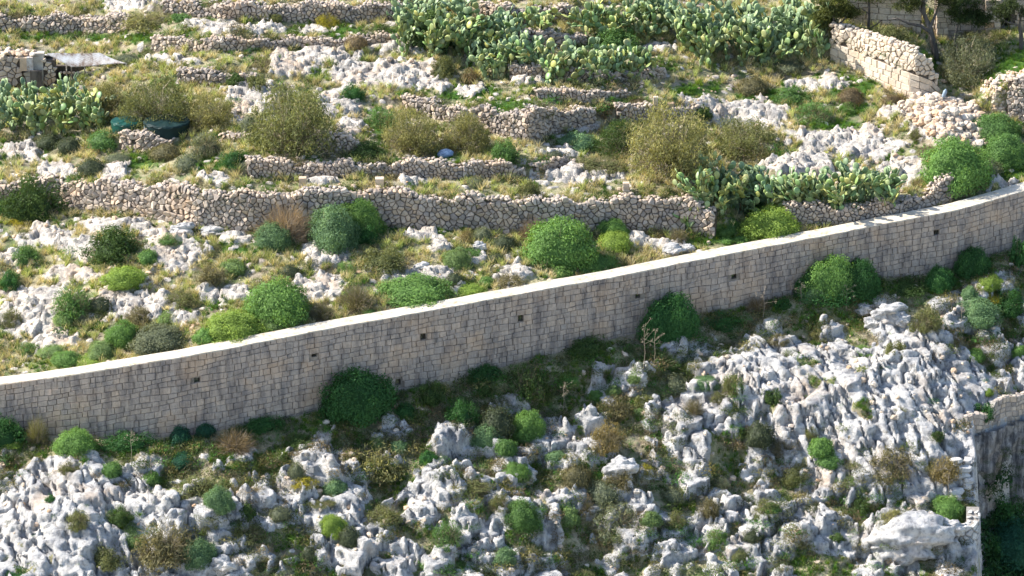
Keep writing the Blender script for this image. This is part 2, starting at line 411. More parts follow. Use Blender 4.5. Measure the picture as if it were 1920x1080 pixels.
# ---------------------------------------------------------------- stone walls
def stone_mat(name, stops, stain=.5, warm=.0, streak=0.):
    m, n, b = newmat(name)
    oi = N(n, 'ShaderNodeObjectInfo').outputs['Random']; at_ = attr(n, 'tone').outputs['Fac']
    t = math_(n, 'FRACT', math_(n, 'ADD', at_, oi))
    c = ramp(n, t, stops)
    g = N(n, 'ShaderNodeNewGeometry').outputs['Position']
    st = ramp(n, tex(n, 2.2, 7, .7, coord=g), [(.35, (.42, .42, .44)), (.56, (1, 1, 1))])
    c = mix(n, stain, c, st, 'MULTIPLY')
    fn = ramp(n, tex(n, 9, 5, .7, coord=g), [(.3, (.7, .7, .7)), (.6, (1.05, 1.05, 1.05))])
    c = mix(n, .6, c, fn, 'MULTIPLY')
    if streak:
        sk = ramp(n, tex(n, 1.0, 6, .7, coord=g, stretch=(2.2, 2.2, .45)), [(.38, (.46, .45, .46)), (.54, (1.10, 1.04, .96))])
        c = mix(n, streak, c, sk, 'MULTIPLY')
    if warm:
        wm = ramp(n, tex(n, .45, 4, .6, coord=g), [(.5, (0, 0, 0)), (.68, (1, 1, 1))])
        c = mix(n, math_(n, 'MULTIPLY', wm, warm), c, (.60, .40, .24))
    n.links.new(c, b.inputs['Base Color'])
    bump(n, b, tex(n, 7, 6, .7, coord=g), .06, .8)
    return m
M_DRY = stone_mat('dry_stone', [(0, (.30, .26, .23)), (.3, (.45, .38, .32)), (.6, (.56, .47, .38)), (.85, (.58, .45, .33)), (1, (.36, .32, .28))], .5, .35)
M_ASH = stone_mat('weathered_block', [(0, (.36, .315, .285)), (.25, (.44, .375, .325)), (.5, (.38, .335, .305)), (.75, (.50, .415, .345)), (1, (.37, .33, .30))], .35, .40, .75)
M_BRI = stone_mat('pale_block', [(0, (.58, .48, .37)), (.5, (.68, .58, .46)), (1, (.60, .48, .35))], .3, .3)
M_RUB = stone_mat('rubble_stone', [(0, (.50, .40, .30)), (.3, (.62, .50, .38)), (.6, (.68, .60, .50)), (.85, (.58, .38, .23)), (1, (.55, .47, .40))], .35, .4)
M_MAS = stone_mat('pale_masonry', [(0, (.50, .49, .47)), (.5, (.60, .58, .54)), (1, (.46, .44, .42))], .4, .1)
mj, n, b = newmat('joint_earth'); n.links.new(ramp(n, tex(n, 6, 5), [(.3, (.05, .042, .035)), (.7, (.15, .12, .095))]), b.inputs['Base Color']); M_JOINT = mj
mj, n, b = newmat('wall_joint'); n.links.new(ramp(n, tex(n, 3, 5), [(.3, (.14, .12, .10)), (.7, (.32, .27, .22))]), b.inputs['Base Color']); M_JOINT2 = mj
mj, n, b = newmat('mortar'); n.links.new(ramp(n, tex(n, 6, 5), [(.3, (.20, .18, .16)), (.7, (.34, .31, .28))]), b.inputs['Base Color']); M_MORTAR = mj

def clip_poly(P, c, nrm):                           # keep the side where (p-c).n <= 0
    out = []; k = len(P)
    for i in range(k):
        a, b_ = P[i], P[(i+1) % k]
        da = (a[0]-c[0])*nrm[0]+(a[1]-c[1])*nrm[1]; db = (b_[0]-c[0])*nrm[0]+(b_[1]-c[1])*nrm[1]
        if da <= 0: out.append(a)
        if (da < 0 < db) or (db < 0 < da):
            t = da/(da-db); out.append((a[0]+(b_[0]-a[0])*t, a[1]+(b_[1]-a[1])*t))
    return out
def rubble_cells(L, hf, size, r, gap=.02, botf=lambda u: 0.):
    """irregular stones in the wall plane: polygons (u, v)"""
    sh = size*.78; seeds = {}
    rows = int(max(hf(u) for u in np.linspace(0, L, 40))/sh)+2; cols = int(L/size)+2
    for j in range(-1, rows+1):
        for i in range(-1, cols+1):
            if r.random() < .17: continue
            seeds[i, j] = ((i+.5+.5*(j % 2)+r.uniform(-.46, .46))*size, (j+.5+r.uniform(-.42, .42))*sh, r.random())
    out = []
    for (i, j), (cx, cy, q) in seeds.items():
        if i < 0 or j < 0 or cx > L or cx < 0 or cy > hf(cx)+.05 or cy < botf(cx): continue
        q_ = size*.95; P = [(cx-q_, cy-q_*.8), (cx+q_, cy-q_*.8), (cx+q_, cy+q_*.8), (cx-q_, cy+q_*.8)]
        for di in (-2, -1, 0, 1, 2):
            for dj in (-2, -1, 0, 1, 2):
                o = seeds.get((i+di, j+dj))
                if o is None or (di == 0 and dj == 0): continue
                mx, my = (cx+o[0])/2, (cy+o[1])/2; nx_, ny_ = o[0]-cx, o[1]-cy
                d = math.hypot(nx_, ny_)
                if d < 1e-6 or d > size*2.4: continue
                nx_ /= d; ny_ /= d; P = clip_poly(P, (mx-nx_*gap, my-ny_*gap), (nx_, ny_))
                if len(P) < 3: break
        if len(P) >= 3: out.append(P)
    return out
def ashlar_cells(L, topf, botf, rowh, wmin, wmax, r, gap=.014, holes=()):
    out = []; nrow = int(max(topf(u) for u in np.linspace(0, L, 60))/rowh)+1
    maxtop = max(topf(u)-botf(u) for u in np.linspace(0, L, 60))
    for k in range(int(maxtop/rowh)+2):                # rows hang from the top line
        u = -r.uniform(0, wmax)
        while u < L:
            w_ = r.uniform(wmin, wmax); 
            if r.random() < .12: w_ *= .6
            u2 = u+w_; ua, ub = max(u, 0), min(u2, L)
            if ub-ua > .12:
                def yt(q): return topf(q)-k*rowh+.05*math.sin(q*.9+k*1.7)+.03*math.sin(q*2.3+k)
                def yb(q): return topf(q)-(k+1)*rowh+.05*math.sin(q*.9+(k+1)*1.7)+.03*math.sin(q*2.3+k+1)
                if k == 0: yt = lambda q: topf(q)
                um = (ua+ub)/2
                if yt(um) > botf(um)-.1 and not any(abs(um-h[0]) < h[2]/2+w_*.30 and abs((yt(um)+yb(um))/2-h[1]) < rowh*.55 for h in holes):
                    j = lambda a: r.uniform(-a, a)
                    c_ = .035
                    P = [(ua+gap+j(.02), yb(ua)+gap+j(.018)), (ub-gap+j(.02), yb(ub)+gap+j(.018)), (ub-gap+j(.02), yt(ub)-gap*(k > 0)+j(.015)*(k > 0)), (ua+gap+j(.02), yt(ua)-gap*(k > 0)+j(.015)*(k > 0))]
                    out.append(P)
            u = u2
    return out
def stone_piece(P, frame, r, depth=.12, proud=.05, round_=.22, tilt=.04):
    """prism with a bevelled, slightly domed face; frame(u, v, w) -> 3D with w outward"""
    k = len(P); cx = sum(p[0] for p in P)/k; cy = sum(p[1] for p in P)/k
    pr = r.uniform(0, proud); tu, tv = r.uniform(-tilt, tilt), r.uniform(-tilt, tilt)
    V = []
    for f, w_ in ((1., -depth), (1., pr-.045), (1-round_*.55, pr-.008), (1-round_*1.6, pr+.008)):
        for (u, v) in P:
            uu, vv = cx+(u-cx)*f, cy+(v-cy)*f
            V.append(frame(uu, vv, w_+(tu*(uu-cx)+tv*(vv-cy)*1.)*2*(w_ > -depth)+r.uniform(-.008, .008)))
    F = []
    for ring in range(3):
        for i in range(k):
            a = ring*k+i; b_ = ring*k+(i+1) % k; F.append((a, b_, b_+k, a+k))
    F.append(tuple(range(3*k, 4*k)))
    xs = [p[0] for p in P]; ys = [p[1] for p in P]
    return V, F, (max(xs)-min(xs))*(max(ys)-min(ys))
def boulder_piece(c, s, r, squash=.6):
    """irregular faceted stone"""
    V = []; k = 7
    rot = r.uniform(0, 6.28)
    for zi, (zf, rf) in enumerate(((-.8, .62), (-.1, 1.), (.62, .78))):
        for i in range(k):
            a = rot+i*6.283/k+r.uniform(-.25, .25); q = rf*r.uniform(.78, 1.12)
            V.append((math.cos(a)*q, math.sin(a)*q, zf+r.uniform(-.12, .12)))
    V.append((r.uniform(-.2, .2), r.uniform(-.2, .2), .95)); V.append((0, 0, -.9))
    sx_, sy_, sz_ = s*.5*r.uniform(.85, 1.3), s*.5*r.uniform(.75, 1.05), s*.5*squash*r.uniform(.8, 1.2)
    M = Matrix.Rotation(r.uniform(-.45, .45), 3, 'X') @ Matrix.Rotation(r.uniform(-.45, .45), 3, 'Y')
    q = r.uniform(0, 3.14); cq, sq = math.cos(q), math.sin(q)
    W = []
    for v in V:
        t = M @ Vector((v[0]*sx_, v[1]*sy_, v[2]*sz_)); W.append((c[0]+t.x*cq-t.y*sq, c[1]+t.x*sq+t.y*cq, c[2]+t.z))
    F = []
    for ring in range(2):
        for i in range(k): a = ring*k+i; b_ = ring*k+(i+1) % k; F.append((a, b_, b_+k, a+k))
    for i in range(k): F.append((2*k+i, 2*k+(i+1) % k, 3*k)); F.append(((i+1) % k, i, 3*k+1))
    return W, F, s*s
def in_view(p):
    x_, y_ = px_of(np.array(p)); return -20 < x_ < 1940 and -20 < y_ < 1100
def lay(root, pieces, mat, r, name='stone', most=300, stuff='stones', smooth=False):
    """the largest pieces in view become parts of their own, the rest one stuff part"""
    sc_ = []
    for i, (V, F, s) in enumerate(pieces):
        c = np.mean(np.array(V), 0); sc_.append((-(s if in_view(c) else s*.01), i))
    sc_.sort(); single = [i for _, i in sc_[:most]]; rest = [i for _, i in sc_[most:]]
    for i in single:
        V, F, s = pieces[i]; V = np.array(V); c = V.mean(0)
        me = mesh_np(name, V-c, F, mat, smooth, attrs={'tone': np.full(len(V), r.random())})
        link(name, me, root, loc=tuple(c-np.array(root.location)))
    if rest:
        VV, FF, TT = [], [], []; o = 0
        for i in rest:
            V, F, s = pieces[i]; VV += list(V); FF += [tuple(q+o for q in f) for f in F]; TT += [r.random()]*len(V); o += len(V)
        link(stuff, mesh_np(stuff, np.array(VV)-np.array(root.location), FF, mat, smooth, attrs={'tone': TT}), root, kind='stuff')

class Path:
    """polyline on plan with height functions by arc length"""
    def __init__(s, P, n_=None):
        P = np.asarray(P, float); seg = np.hypot(np.diff(P[:, 0]), np.diff(P[:, 1])); s.t = np.concatenate([[0], np.cumsum(seg)]); s.P = P; s.L = s.t[-1]
    def at(s, u, w=0., z=None):
        x = np.interp(u, s.t, s.P[:, 0]); y = np.interp(u, s.t, s.P[:, 1])
        e = .4; dx = np.interp(u+e, s.t, s.P[:, 0])-np.interp(u-e, s.t, s.P[:, 0]); dy = np.interp(u+e, s.t, s.P[:, 1])-np.interp(u-e, s.t, s.P[:, 1])
        d = math.hypot(dx, dy); nx_, ny_ = dy/d, -dx/d
        return (float(x+nx_*w), float(y+ny_*w), float(np.interp(u, s.t, s.P[:, 2]) if z is None else z))
def core(root, path, topf, thick, mat, name='core', inset=.07, drop=.05, batter=0., botf=None):
    us = np.linspace(0, path.L, max(4, int(path.L/.4))); V = []; F = []
    for u in us:
        zb = (botf(u) if botf else path.at(u)[2]-.5); zt = topf(u)-drop
        V += [path.at(u, -inset, zb), path.at(u, -inset, zt), path.at(u, -thick, zt), path.at(u, -thick, zb)]
    for i in range(len(us)-1):
        a = i*4; F += [(a, a+4, a+5, a+1), (a+1, a+5, a+6, a+2), (a+2, a+6, a+7, a+3)]
    F += [(0, 1, 2, 3), tuple(range(len(V)-4, len(V)))[::-1]]
    link(name, mesh_np(name, np.array(V)-np.array(root.location), F, mat), root)
def dry_wall(key, label, size=.29, mat=None, group='dry stone terrace walls', name='dry_stone_wall', caps=True, thick=.7, most=300):
    P, h = WALLS[key]; r = random.Random(key); path = Path(P)
    hz = lambda u: float(np.interp(u, path.t, h))+(.16*math.sin(u*1.3)+.12*math.sin(u*3.1+1)+.10*math.sin(u*.47+2))*min(1, float(h.mean()))
    root = thing(name, label, 'wall', group, tuple(P[0]))
    off = .35
    fr = lambda u, v, w_: path.at(u, w_, path.at(u)[2]-off+v)
    pcs = []
    for poly in rubble_cells(path.L, lambda u: hz(u)+off, size, r):
        pcs.append(stone_piece(poly, fr, r, .13, .13, .2, .22))
    topz = lambda u: path.at(u)[2]+hz(u)
    core(root, path, topz, thick, M_JOINT, 'wall_core', inset=.10, drop=.12)
    if caps:
        for row in (-.08, -.38, -.62):
            u = 0
            while u < path.L:
                s = size*r.uniform(.7, 1.25); x_, y_, _ = path.at(u, row+r.uniform(-.06, .06)); pcs.append(boulder_piece((x_, y_, topz(u)+r.uniform(-.05, .10)), s, r, .62)); u += s*r.uniform(.75, 1.0)
    lay(root, pcs, mat or M_DRY, r, most=most)
    return root
dry_wall('w1', 'long high wall of brown rubble stones across the slope above the bright domed shrubs', .34)
dry_wall('w1b', 'rubble stone wall under the prickly pears, ending in a raised stub by the long wall', .29)
dry_wall('w2', 'low grey rubble wall just above the long brown wall, under the olive bushes', .29)
dry_wall('w2b', 'short broken bit of rubble wall beside the dark bush between two pale rock ledges', .29)
dry_wall('w3', 'curved rubble wall that bulges out in a rounded corner at mid slope', .29)
dry_wall('w3b', 'grey rubble wall with two squared marker stones standing on it', .29)
dry_wall('w4', 'low tumbled stone row on the grass above the curved rubble wall', .29)
dry_wall('w9', 'low blue grey stone wall in front of the green water tub', .29)
dry_wall('w9b', 'short low stone wall between the dark grey bush and the large olive bush', .29)
dry_wall('w9c', 'short shaded stone wall just past the tall olive green bush', .29)
dry_wall('w8', 'short stone wall beyond the big olive bush, uphill of the green tubs', .29)
dry_wall('w11', 'low stone wall half hidden behind the front row of prickly pears', .29)
dry_wall('w7', 'long low broken stone wall on the terrace under the topmost one', .29)
dry_wall('w10', 'short grey stone wall between two prickly pear thickets', .29)
dry_wall('w6', 'grey stone wall above the bright grass strip, uphill of the stone hut', .29)
dry_wall('w5', 'topmost long stone wall with regular rubble courses along the dry field', .29)
dry_wall('w5b', 'topmost heap like stone wall behind the tallest prickly pear thicket', .29)
dry_wall('farwall', 'tall shaded wall of flat rubble stones behind the twin green shrubs', .29, M_DRY, 'tall walls by the ruined yard', caps=True)
print('dry walls', time.time()-T0)

# ---- bright wall: squared courses below, rubble above
P, h = WALLS['bright']; r = random.Random(5); path = Path(P)
hz = lambda u: float(np.interp(u, path.t, h))
root = thing('ruined_stone_wall', 'sunlit cream wall of squared blocks with loose rubble on top, beside the trees', 'wall', 'tall walls by the ruined yard', tuple(P[0]))
fr = lambda u, v, w_: path.at(u, w_, path.at(u)[2]-.3+v)
mid = lambda u: .3+hz(u)*.52
pcs = [stone_piece(p, fr, r, .15, .03, .08, .02) for p in ashlar_cells(path.L, mid, lambda u: 0., .42, .55, 1.0, r, .012)]
for poly in rubble_cells(path.L, lambda u: hz(u)+.3, .36, r, botf=lambda u: mid(u)+.05): pcs.append(stone_piece(poly, fr, r, .15, .10, .22, .12))
topz = lambda u: path.at(u)[2]+hz(u)
core(root, path, topz, .8, M_JOINT, 'wall_core', inset=.12, drop=.12)
for row in (-.1, -.4, -.7):
    u = 0
    while u < path.L: s = r.uniform(.25, .5); x_, y_, _ = path.at(u, row); pcs.append(boulder_piece((x_, y_, topz(u)+r.uniform(-.08, .12)), s, r, .65)); u += s*.85
lay(root, pcs, M_BRI, r)

# ---- main wall
xs = np.linspace(MWx[0], MWx[-1], 260); P = np.stack([xs, wy(xs), wb(xs)], -1); path = Path(P); r = random.Random(9)
topw = lambda u: float(wz(path.at(u)[0])); 
base_u = lambda u: float(wb(path.at(u)[0]))-1.1
HOLES = []
_us = np.linspace(0, path.L, 900); _pt = np.array([path.at(u) for u in _us]); _tz2 = wz(_pt[:, 0])
for hx, hy in [(370,714),(589,665),(794,632),(978,597),(1197,553),(1377,518),(1757,437),(747,716),(1105,640)]:
    best = (1e9,)
    for vt in np.arange(.6, 4.6, .08):
        X, Y = px_of(np.stack([_pt[:, 0], _pt[:, 1], _tz2-vt], -1)); d = np.hypot(X-hx, Y-hy); k = int(d.argmin())
        if d[k] < best[0]: best = (d[k], _us[k], _tz2[k]-vt)
    HOLES.append((float(best[1]), float(best[2])))
holes = [(u, z, .42) for u, z in HOLES]
root = thing('masonry_wall', 'long curving wall of grey squared blocks with a smooth white top, crossing the whole slope', 'wall', None, (float(P[0, 0]), float(P[0, 1]), float(P[0, 2])))
fr = lambda u, v, w_: path.at(u, w_, v)
lip = .055
RH = .365
cells = ashlar_cells(path.L, topw, base_u, RH, .36, .70, r, .009, [(u, z, .40) for u, z in HOLES])
pcs = [stone_piece(p, fr, r, .14, .028, .07, .025) for p in cells]
lay(root, pcs, M_ASH, r, name='block', stuff='blocks')
# backing with real openings: built as short columns, recessed behind each weep hole
us = np.unique(np.concatenate([np.linspace(0, path.L, 300)]+[[u-.17, u+.17] for u, _ in HOLES])); V = []; F = []
def quad(a, b_, c_, d_): 
    k = len(V); V.extend([a, b_, c_, d_]); F.append((k, k+1, k+2, k+3))
for ua, ub in zip(us[:-1], us[1:]):
    um = (ua+ub)/2; hole = [z for u, z in HOLES if abs(um-u) < .17]
    segs = [(base_u(ua), base_u(ub), topw(ua)-.03, topw(ub)-.03)]
    if hole:
        z = hole[0]; segs = [(base_u(ua), base_u(ub), z-.2, z-.2), (z+.2, z+.2, topw(ua)-.03, topw(ub)-.03)]
        a, b_ = path.at(ua, -.09), path.at(ub, -.09); a2, b2 = path.at(ua, -.85), path.at(ub, -.85)
        quad((a[0], a[1], z-.2), (b_[0], b_[1], z-.2), (b2[0], b2[1], z-.2), (a2[0], a2[1], z-.2)); quad((a[0], a[1], z+.2), (a2[0], a2[1], z+.2), (b2[0], b2[1], z+.2), (b_[0], b_[1], z+.2))
        quad((a[0], a[1], z-.2), (a2[0], a2[1], z-.2), (a2[0], a2[1], z+.2), (a[0], a[1], z+.2)); quad((b_[0], b_[1], z-.2), (b_[0], b_[1], z+.2), (b2[0], b2[1], z+.2), (b2[0], b2[1], z-.2))
        quad((a2[0], a2[1], z-.2), (b2[0], b2[1], z-.2), (b2[0], b2[1], z+.2), (a2[0], a2[1], z+.2))
    for z0, z1, z2, z3 in segs: quad(path.at(ua, -.055, z0), path.at(ub, -.055, z1), path.at(ub, -.055, z3), path.at(ua, -.055, z2))
    quad(path.at(ua, -WT, topw(ua)-.03), path.at(ub, -WT, topw(ub)-.03), path.at(ub, -WT, topw(ub)-1.6), path.at(ua, -WT, topw(ua)-1.6))
link('wall_core', mesh_np('wall_core', np.array(V)-np.array(root.location), F, M_JOINT2), root)
mt, n, b = newmat('lime_render_top'); c = ramp(n, tex(n, 1.3, 7, .7), [(.3, (.38, .33, .25)), (.45, (.50, .44, .35)), (.62, (.57, .52, .43))]); c2 = ramp(n, tex(n, 2.4, 7, .7), [(.36, (.70, .64, .55)), (.46, (1, 1, 1))])
n.links.new(mix(n, 1., c, c2, 'MULTIPLY'), b.inputs['Base Color']); bump(n, b, tex(n, 6, 6, .7), .03, .5)
us = np.linspace(0, path.L, 420); V = []; F = []
ws = [.03, .015, -.3, -.6, -.9, -WT-.02, -WT-.03]
for u in us:
    for k, w_ in enumerate(ws):
        z = topw(u)+(.012 if 0 < k < len(ws)-1 else -.05)+.02*float(noise(u*2., k*1.7, 5))*(0 < k < 6); V.append(path.at(u, w_+.025*(k < 2)*(float(noise(u*2.5, 3., 8))-.5)*2, z+.04*(float(noise(u*.6, 1., 4))-.5)))
kk = len(ws)
for i in range(len(us)-1):
    for j in range(kk-1): a = i*kk+j; F.append((a, a+kk, a+kk+1, a+1)[::-1])
link('wall_top', mesh_np('wall_top', np.array(V)-np.array(root.location), F, mt, False), root)
print('main wall', time.time()-T0)
# ---------------------------------------------------------------- masonry at the edge of the ravine
r = random.Random(21)
def edge_wall(name, label, pts, topf_h, size, mat, thick, foot, group='masonry at the ravine edge', ash=False):
    path = Path(pts); root = thing(name, label, 'wall', group, tuple(path.P[0]))
    top = lambda u: path.at(u)[2]+topf_h(u)
    fr = lambda u, v, w_: path.at(u, w_, path.at(u)[2]-foot+v)
    hf = lambda u: foot+topf_h(u)
    cells = ashlar_cells(path.L, hf, lambda u: 0., size*.8, size*.8, size*1.5, r, .02) if ash else rubble_cells(path.L, hf, size, r, .045)
    pcs = [stone_piece(p, fr, r, .12, .03, .12, .03) for p in cells]
    core(root, path, top, thick, M_MORTAR, 'wall_core', inset=.03, drop=.02, botf=lambda u: path.at(u)[2]-foot)
    u = .15
    while u < path.L:
        for w_ in (-.2, -.6):
            if -w_ < thick: x_, y_, _ = path.at(u, w_); pcs.append(boulder_piece((x_, y_, top(u)-.02), r.uniform(.35, .5), r, .3))
        u += .42
    lay(root, pcs, mat, r)
    return root
pa = cast(np.array([1790, 1826, 1845.]), np.array([1000, 990, 972.]), base)
zt = float(pa[0][2])+.35
edge_wall('retaining_wall', 'rounded pillar like wall of pale stones in mortar at the foot of the steps', [(pa[0][0], pa[0][1], zt), (27.55, pa[0][1]-.1, zt), (28.05, pa[0][1]+.15, zt), (28.35, pa[0][1]+.7, zt+.15), (28.42, pa[0][1]+1.8, zt+.6)], lambda u: 0., .42, M_MAS, .8, 6.)
us = np.linspace(28.1, 40, 12)
edge_wall('cliff_top_wall', 'pale block wall along the cliff top above the dark ravine', [(x, -6.45+.87*(x-28.35)-.12, float(base(np.array([x-.4]), np.array([-6.45+.87*(x-28.35)+.6]))[0])-.75) for x in us], lambda u: (.1 if u < 2.4 else .75)+.12*math.sin(u*2.1), .42, M_DRY, .35, .9, ash=True)
# cliff face and its dark streaks
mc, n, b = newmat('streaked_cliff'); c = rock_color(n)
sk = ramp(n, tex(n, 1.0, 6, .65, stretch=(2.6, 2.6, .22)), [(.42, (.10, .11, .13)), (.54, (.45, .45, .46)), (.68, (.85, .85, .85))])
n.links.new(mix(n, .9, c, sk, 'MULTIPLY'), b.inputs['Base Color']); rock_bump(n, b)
def sheet(name, P0, P1, ztop, zbot, nu, nv, seed, amp, mat):
    V = []
    d = np.array(P1)-np.array(P0); L = np.hypot(*d); nrm = np.array([d[1], -d[0]])/L
    U, W = np.meshgrid(np.linspace(0, 1, nu), np.linspace(0, 1, nv))
    z = ztop+(zbot-ztop)*W+(U*0)
    a = (fbm(U*L*.35, z*.25, seed, 5)-.5)*amp*2+(fbm(U*L*1.6, z*.5, seed+9, 4)-.5)*amp*.8+W*.8
    f1, f2, cid, _, _ = voro(U*L*.5, z*.28, seed+20); a += sst(0, .25, f2-f1)*cid*amp*.5
    X = P0[0]+d[0]*U+nrm[0]*a; Y = P0[1]+d[1]*U+nrm[1]*a
    idx = np.arange(nu*nv).reshape(nv, nu); F = np.stack([idx[:-1, :-1], idx[1:, :-1], idx[1:, 1:], idx[:-1, 1:]], -1).reshape(-1, 4)
    link(name, mesh_np(name, np.stack([X, Y, z], -1).reshape(-1, 3), F, mat, True), kind='structure')
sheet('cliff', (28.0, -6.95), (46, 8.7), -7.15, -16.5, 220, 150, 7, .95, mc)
# steps
st_root = thing('stone_steps', 'worn pale stone steps climbing along the edge above the rounded pillar wall', 'steps', None, tuple(cast(np.array([1800]), np.array([950]), base)[0]))
rr = random.Random(4)
for k, (py, x0, x1) in enumerate([(868, 1780, 1806), (868, 1806, 1824), (905, 1806, 1826), (925, 1778, 1808), (927, 1808, 1829), (942, 1806, 1830), (958, 1800, 1832), (972, 1808, 1834), (884, 1786, 1824)]):
    p0 = cast(np.array([x0]), np.array([py]), base)[0]; p1 = cast(np.array([x1]), np.array([py]), base)[0]
    wd = p1[0]-p0[0]-.03; dp = .55; hh = .42
    c = (p0+p1)/2
    V, F, _ = boulder_piece((0, 0, 0), 1., rr, .9); V = np.array(V); V = V/np.abs(V).max(0)*np.array([wd*.56, .34, .26]); V[:, 2] = np.clip(V[:, 2], -.3, .17)
    link('step', mesh_np('step', V, F, M_MAS, attrs={'tone': np.full(len(V), rr.random())}), st_root, loc=tuple(np.array([min(c[0], 28.35-wd/2), c[1], c[2]+.16])-np.array(st_root.location)))
    V, F, _ = boulder_piece((0, 0, 0), 1., rr, .9); V = np.array(V); V = V/np.abs(V).max(0)*np.array([wd*.5, .3, .26])
    link('step_stone', mesh_np('step_stone', V, F, M_MAS, attrs={'tone': np.full(len(V), rr.random())}), st_root, loc=tuple(np.array([min(c[0], 28.35-wd/2)+rr.uniform(-.1, .1), c[1]-.2, c[2]-.22])-np.array(st_root.location)))

# ---------------------------------------------------------------- rubble heaps
def heap(label, region, count, top, smin, smax, seed, lift=.0):
    r = random.Random(seed); root = None; pcs = []
    pts = []
    while len(pts) < count:
        x0, y0 = r.uniform(min(a[0] for a in region), max(a[0] for a in region)), r.uniform(min(a[1] for a in region), max(a[1] for a in region))
        ins = False; k = len(region)
        for i in range(k):
            (xa, ya), (xb, yb) = region[i], region[(i+1) % k]
            if (ya > y0) != (yb > y0) and x0 < (xb-xa)*(y0-ya)/(yb-ya)+xa: ins = not ins
        if ins: pts.append((x0, y0))
    Pp = cast(np.array([p[0] for p in pts]), np.array([p[1] for p in pts]), Hs)
    root = thing('rubble_heap', label, 'rubble heap', 'rubble by the ruined wall', tuple(Pp[0]))
    for p in Pp:
        s = smin+(smax-smin)*r.random()**2; pcs.append(boulder_piece((p[0], p[1], Hs(p[0], p[1])+s*.12+r.random()**2*top), s, r, r.uniform(.55, .85)))
    lay(root, pcs, M_RUB, r); return root
heap('big spill of cream and orange rubble at the foot of the ruined wall', [(1690,195),(1735,178),(1785,190),(1830,200),(1845,240),(1850,275),(1815,285),(1760,262),(1725,240),(1690,215)], 760, .25, .2, .75, 3)
heap('orange rubble spilled on top of and beside the tall shaded wall', [(1835,165),(1862,150),(1890,140),(1925,138),(1930,155),(1885,162),(1880,200),(1888,222),(1868,212),(1850,190)], 260, .3, .2, .5, 4)

# ---------------------------------------------------------------- single boulders, marker stones
def ico(sub):
    import bmesh
    bm = bmesh.new(); bmesh.ops.create_icosphere(bm, subdivisions=sub, radius=1); V = np.array([v.co[:] for v in bm.verts]); F = [tuple(v.index for v in f.verts) for f in bm.faces]; bm.free(); return V, np.array(F)
IV, IF = ico(5)
mb, n, b = newmat('boulder_limestone'); n.links.new(rock_color(n), b.inputs['Base Color']); rock_bump(n, b)
def boulder(px, py, w_, h_, label, seed, lift=0., name='boulder'):
    p = at(px, py); m = float(mpp(p)); a = w_*m/2; V = IV.copy(); s = seed*3.7
    q = 1+(fbm(V[:, 0]*1.1+s, V[:, 1]*1.1+V[:, 2]*1.7, seed, 3)-.5)*.9
    f1, f2, cid, _, _ = voro(V[:, 0]*1.5+s+V[:, 2]*.8, V[:, 1]*1.5-V[:, 2], seed+5); q += sst(0, .3, f2-f1)*.14*cid-.05
    q += (fbm(V[:, 0]*5+s, V[:, 1]*5+V[:, 2]*6, seed+2, 3)-.5)*.16
    V = V*q[:, None]; c = h_*m/cp/2
    V = V*np.array([a, a*.75, c]); link(name, mesh_np(name, V, IF, mb, True), None, label, 'boulder', 'large loose boulders', 'thing', (p[0], p[1]+a*.3, p[2]+c*.45+lift))
for i, (px, py, w_, h_, lb) in enumerate([
 (1668,598,64,38,'largest cream boulder just below the wall, where the long wall bends uphill'),(1690,608,36,26,'tan boulder leaning against the largest cream boulder'),
 (1637,616,40,30,'grey white boulder between the grass and the two cream boulders'),(1622,590,40,24,'low white boulder uphill of the grey white one'),
 (1648,575,26,24,'small brown boulder in the shade behind the cream boulders'),(340,440,48,28,'grey boulder standing at the foot of the long rubble wall'),
 (398,440,46,18,'long low boulder under the rubble wall beside the grey one'),(1262,478,46,26,'pale boulder close above the white wall top, below the rubble wall'),
 (900,468,26,18,'small pale stone beside the rusty bush under the rubble wall'),(790,505,30,16,'flat white stone beside the dense olive bush'),
 (1705,1040,150,82,'huge overhanging pitted boulder beside the pillar wall'),(1780,1005,60,40,'rounded boulder under the very bright green dome'),
 (1165,895,60,46,'grey white boulder under the rusty orange bush'),(1290,470,30,16,'flat stone beside the pale boulder above the wall'),
 (985,905,50,36,'knobbly white boulder below the bright green dome on a stem'),(420,1075,46,40,'upright pale boulder beside the bluish green dome at the bottom')]):
    boulder(px, py, w_, h_, lb, i+3)
def marker(px, py, w_, h_, label, n_=1):
    p = at(px, py); m = float(mpp(p)); r = random.Random(px); root = thing('marker_stone', label, 'stone', 'squared marker stones', (p[0], p[1], p[2]))
    z = 0
    for k in range(n_+1):
        hh = (h_*m/cp+.25)/(n_+1); a = w_*m/2*(1-.06*k); V = []
        for zz, f in ((0, .97), (.03, 1), (hh-.04, 1.), (hh, .93)):
            for sx_, sy_ in ((-1, -1), (1, -1), (1, 1), (-1, 1)): V.append((sx_*a*f+r.uniform(-.015, .015), sy_*a*f*.9+r.uniform(-.015, .015), z-.2+zz))
        F = [(q+i, q+(i+1) % 4, q+(i+1) % 4+4, q+i+4) for q in (0, 4, 8) for i in range(4)]+[(12, 13, 14, 15), (3, 2, 1, 0)]
        link('stone', mesh_np('stone', V, F, M_RUB, attrs={'tone': np.full(16, r.random())}), root); z += hh+.005
marker(712, 352, 17, 17, 'pale squared stone block standing on top of the long rubble wall')
marker(568, 348, 15, 14, 'small squared stone at the top of the rubble wall, beside the dry pink bush')
marker(1229, 199, 9, 16, 'upright narrow stone on the grey rubble wall, the taller of two')
marker(1257, 203, 13, 9, 'low squared stone on the grey rubble wall, the shorter of two')
marker(1174, 362, 14, 18, 'little stack of flat stones on the long rubble wall above the green domes', 3)
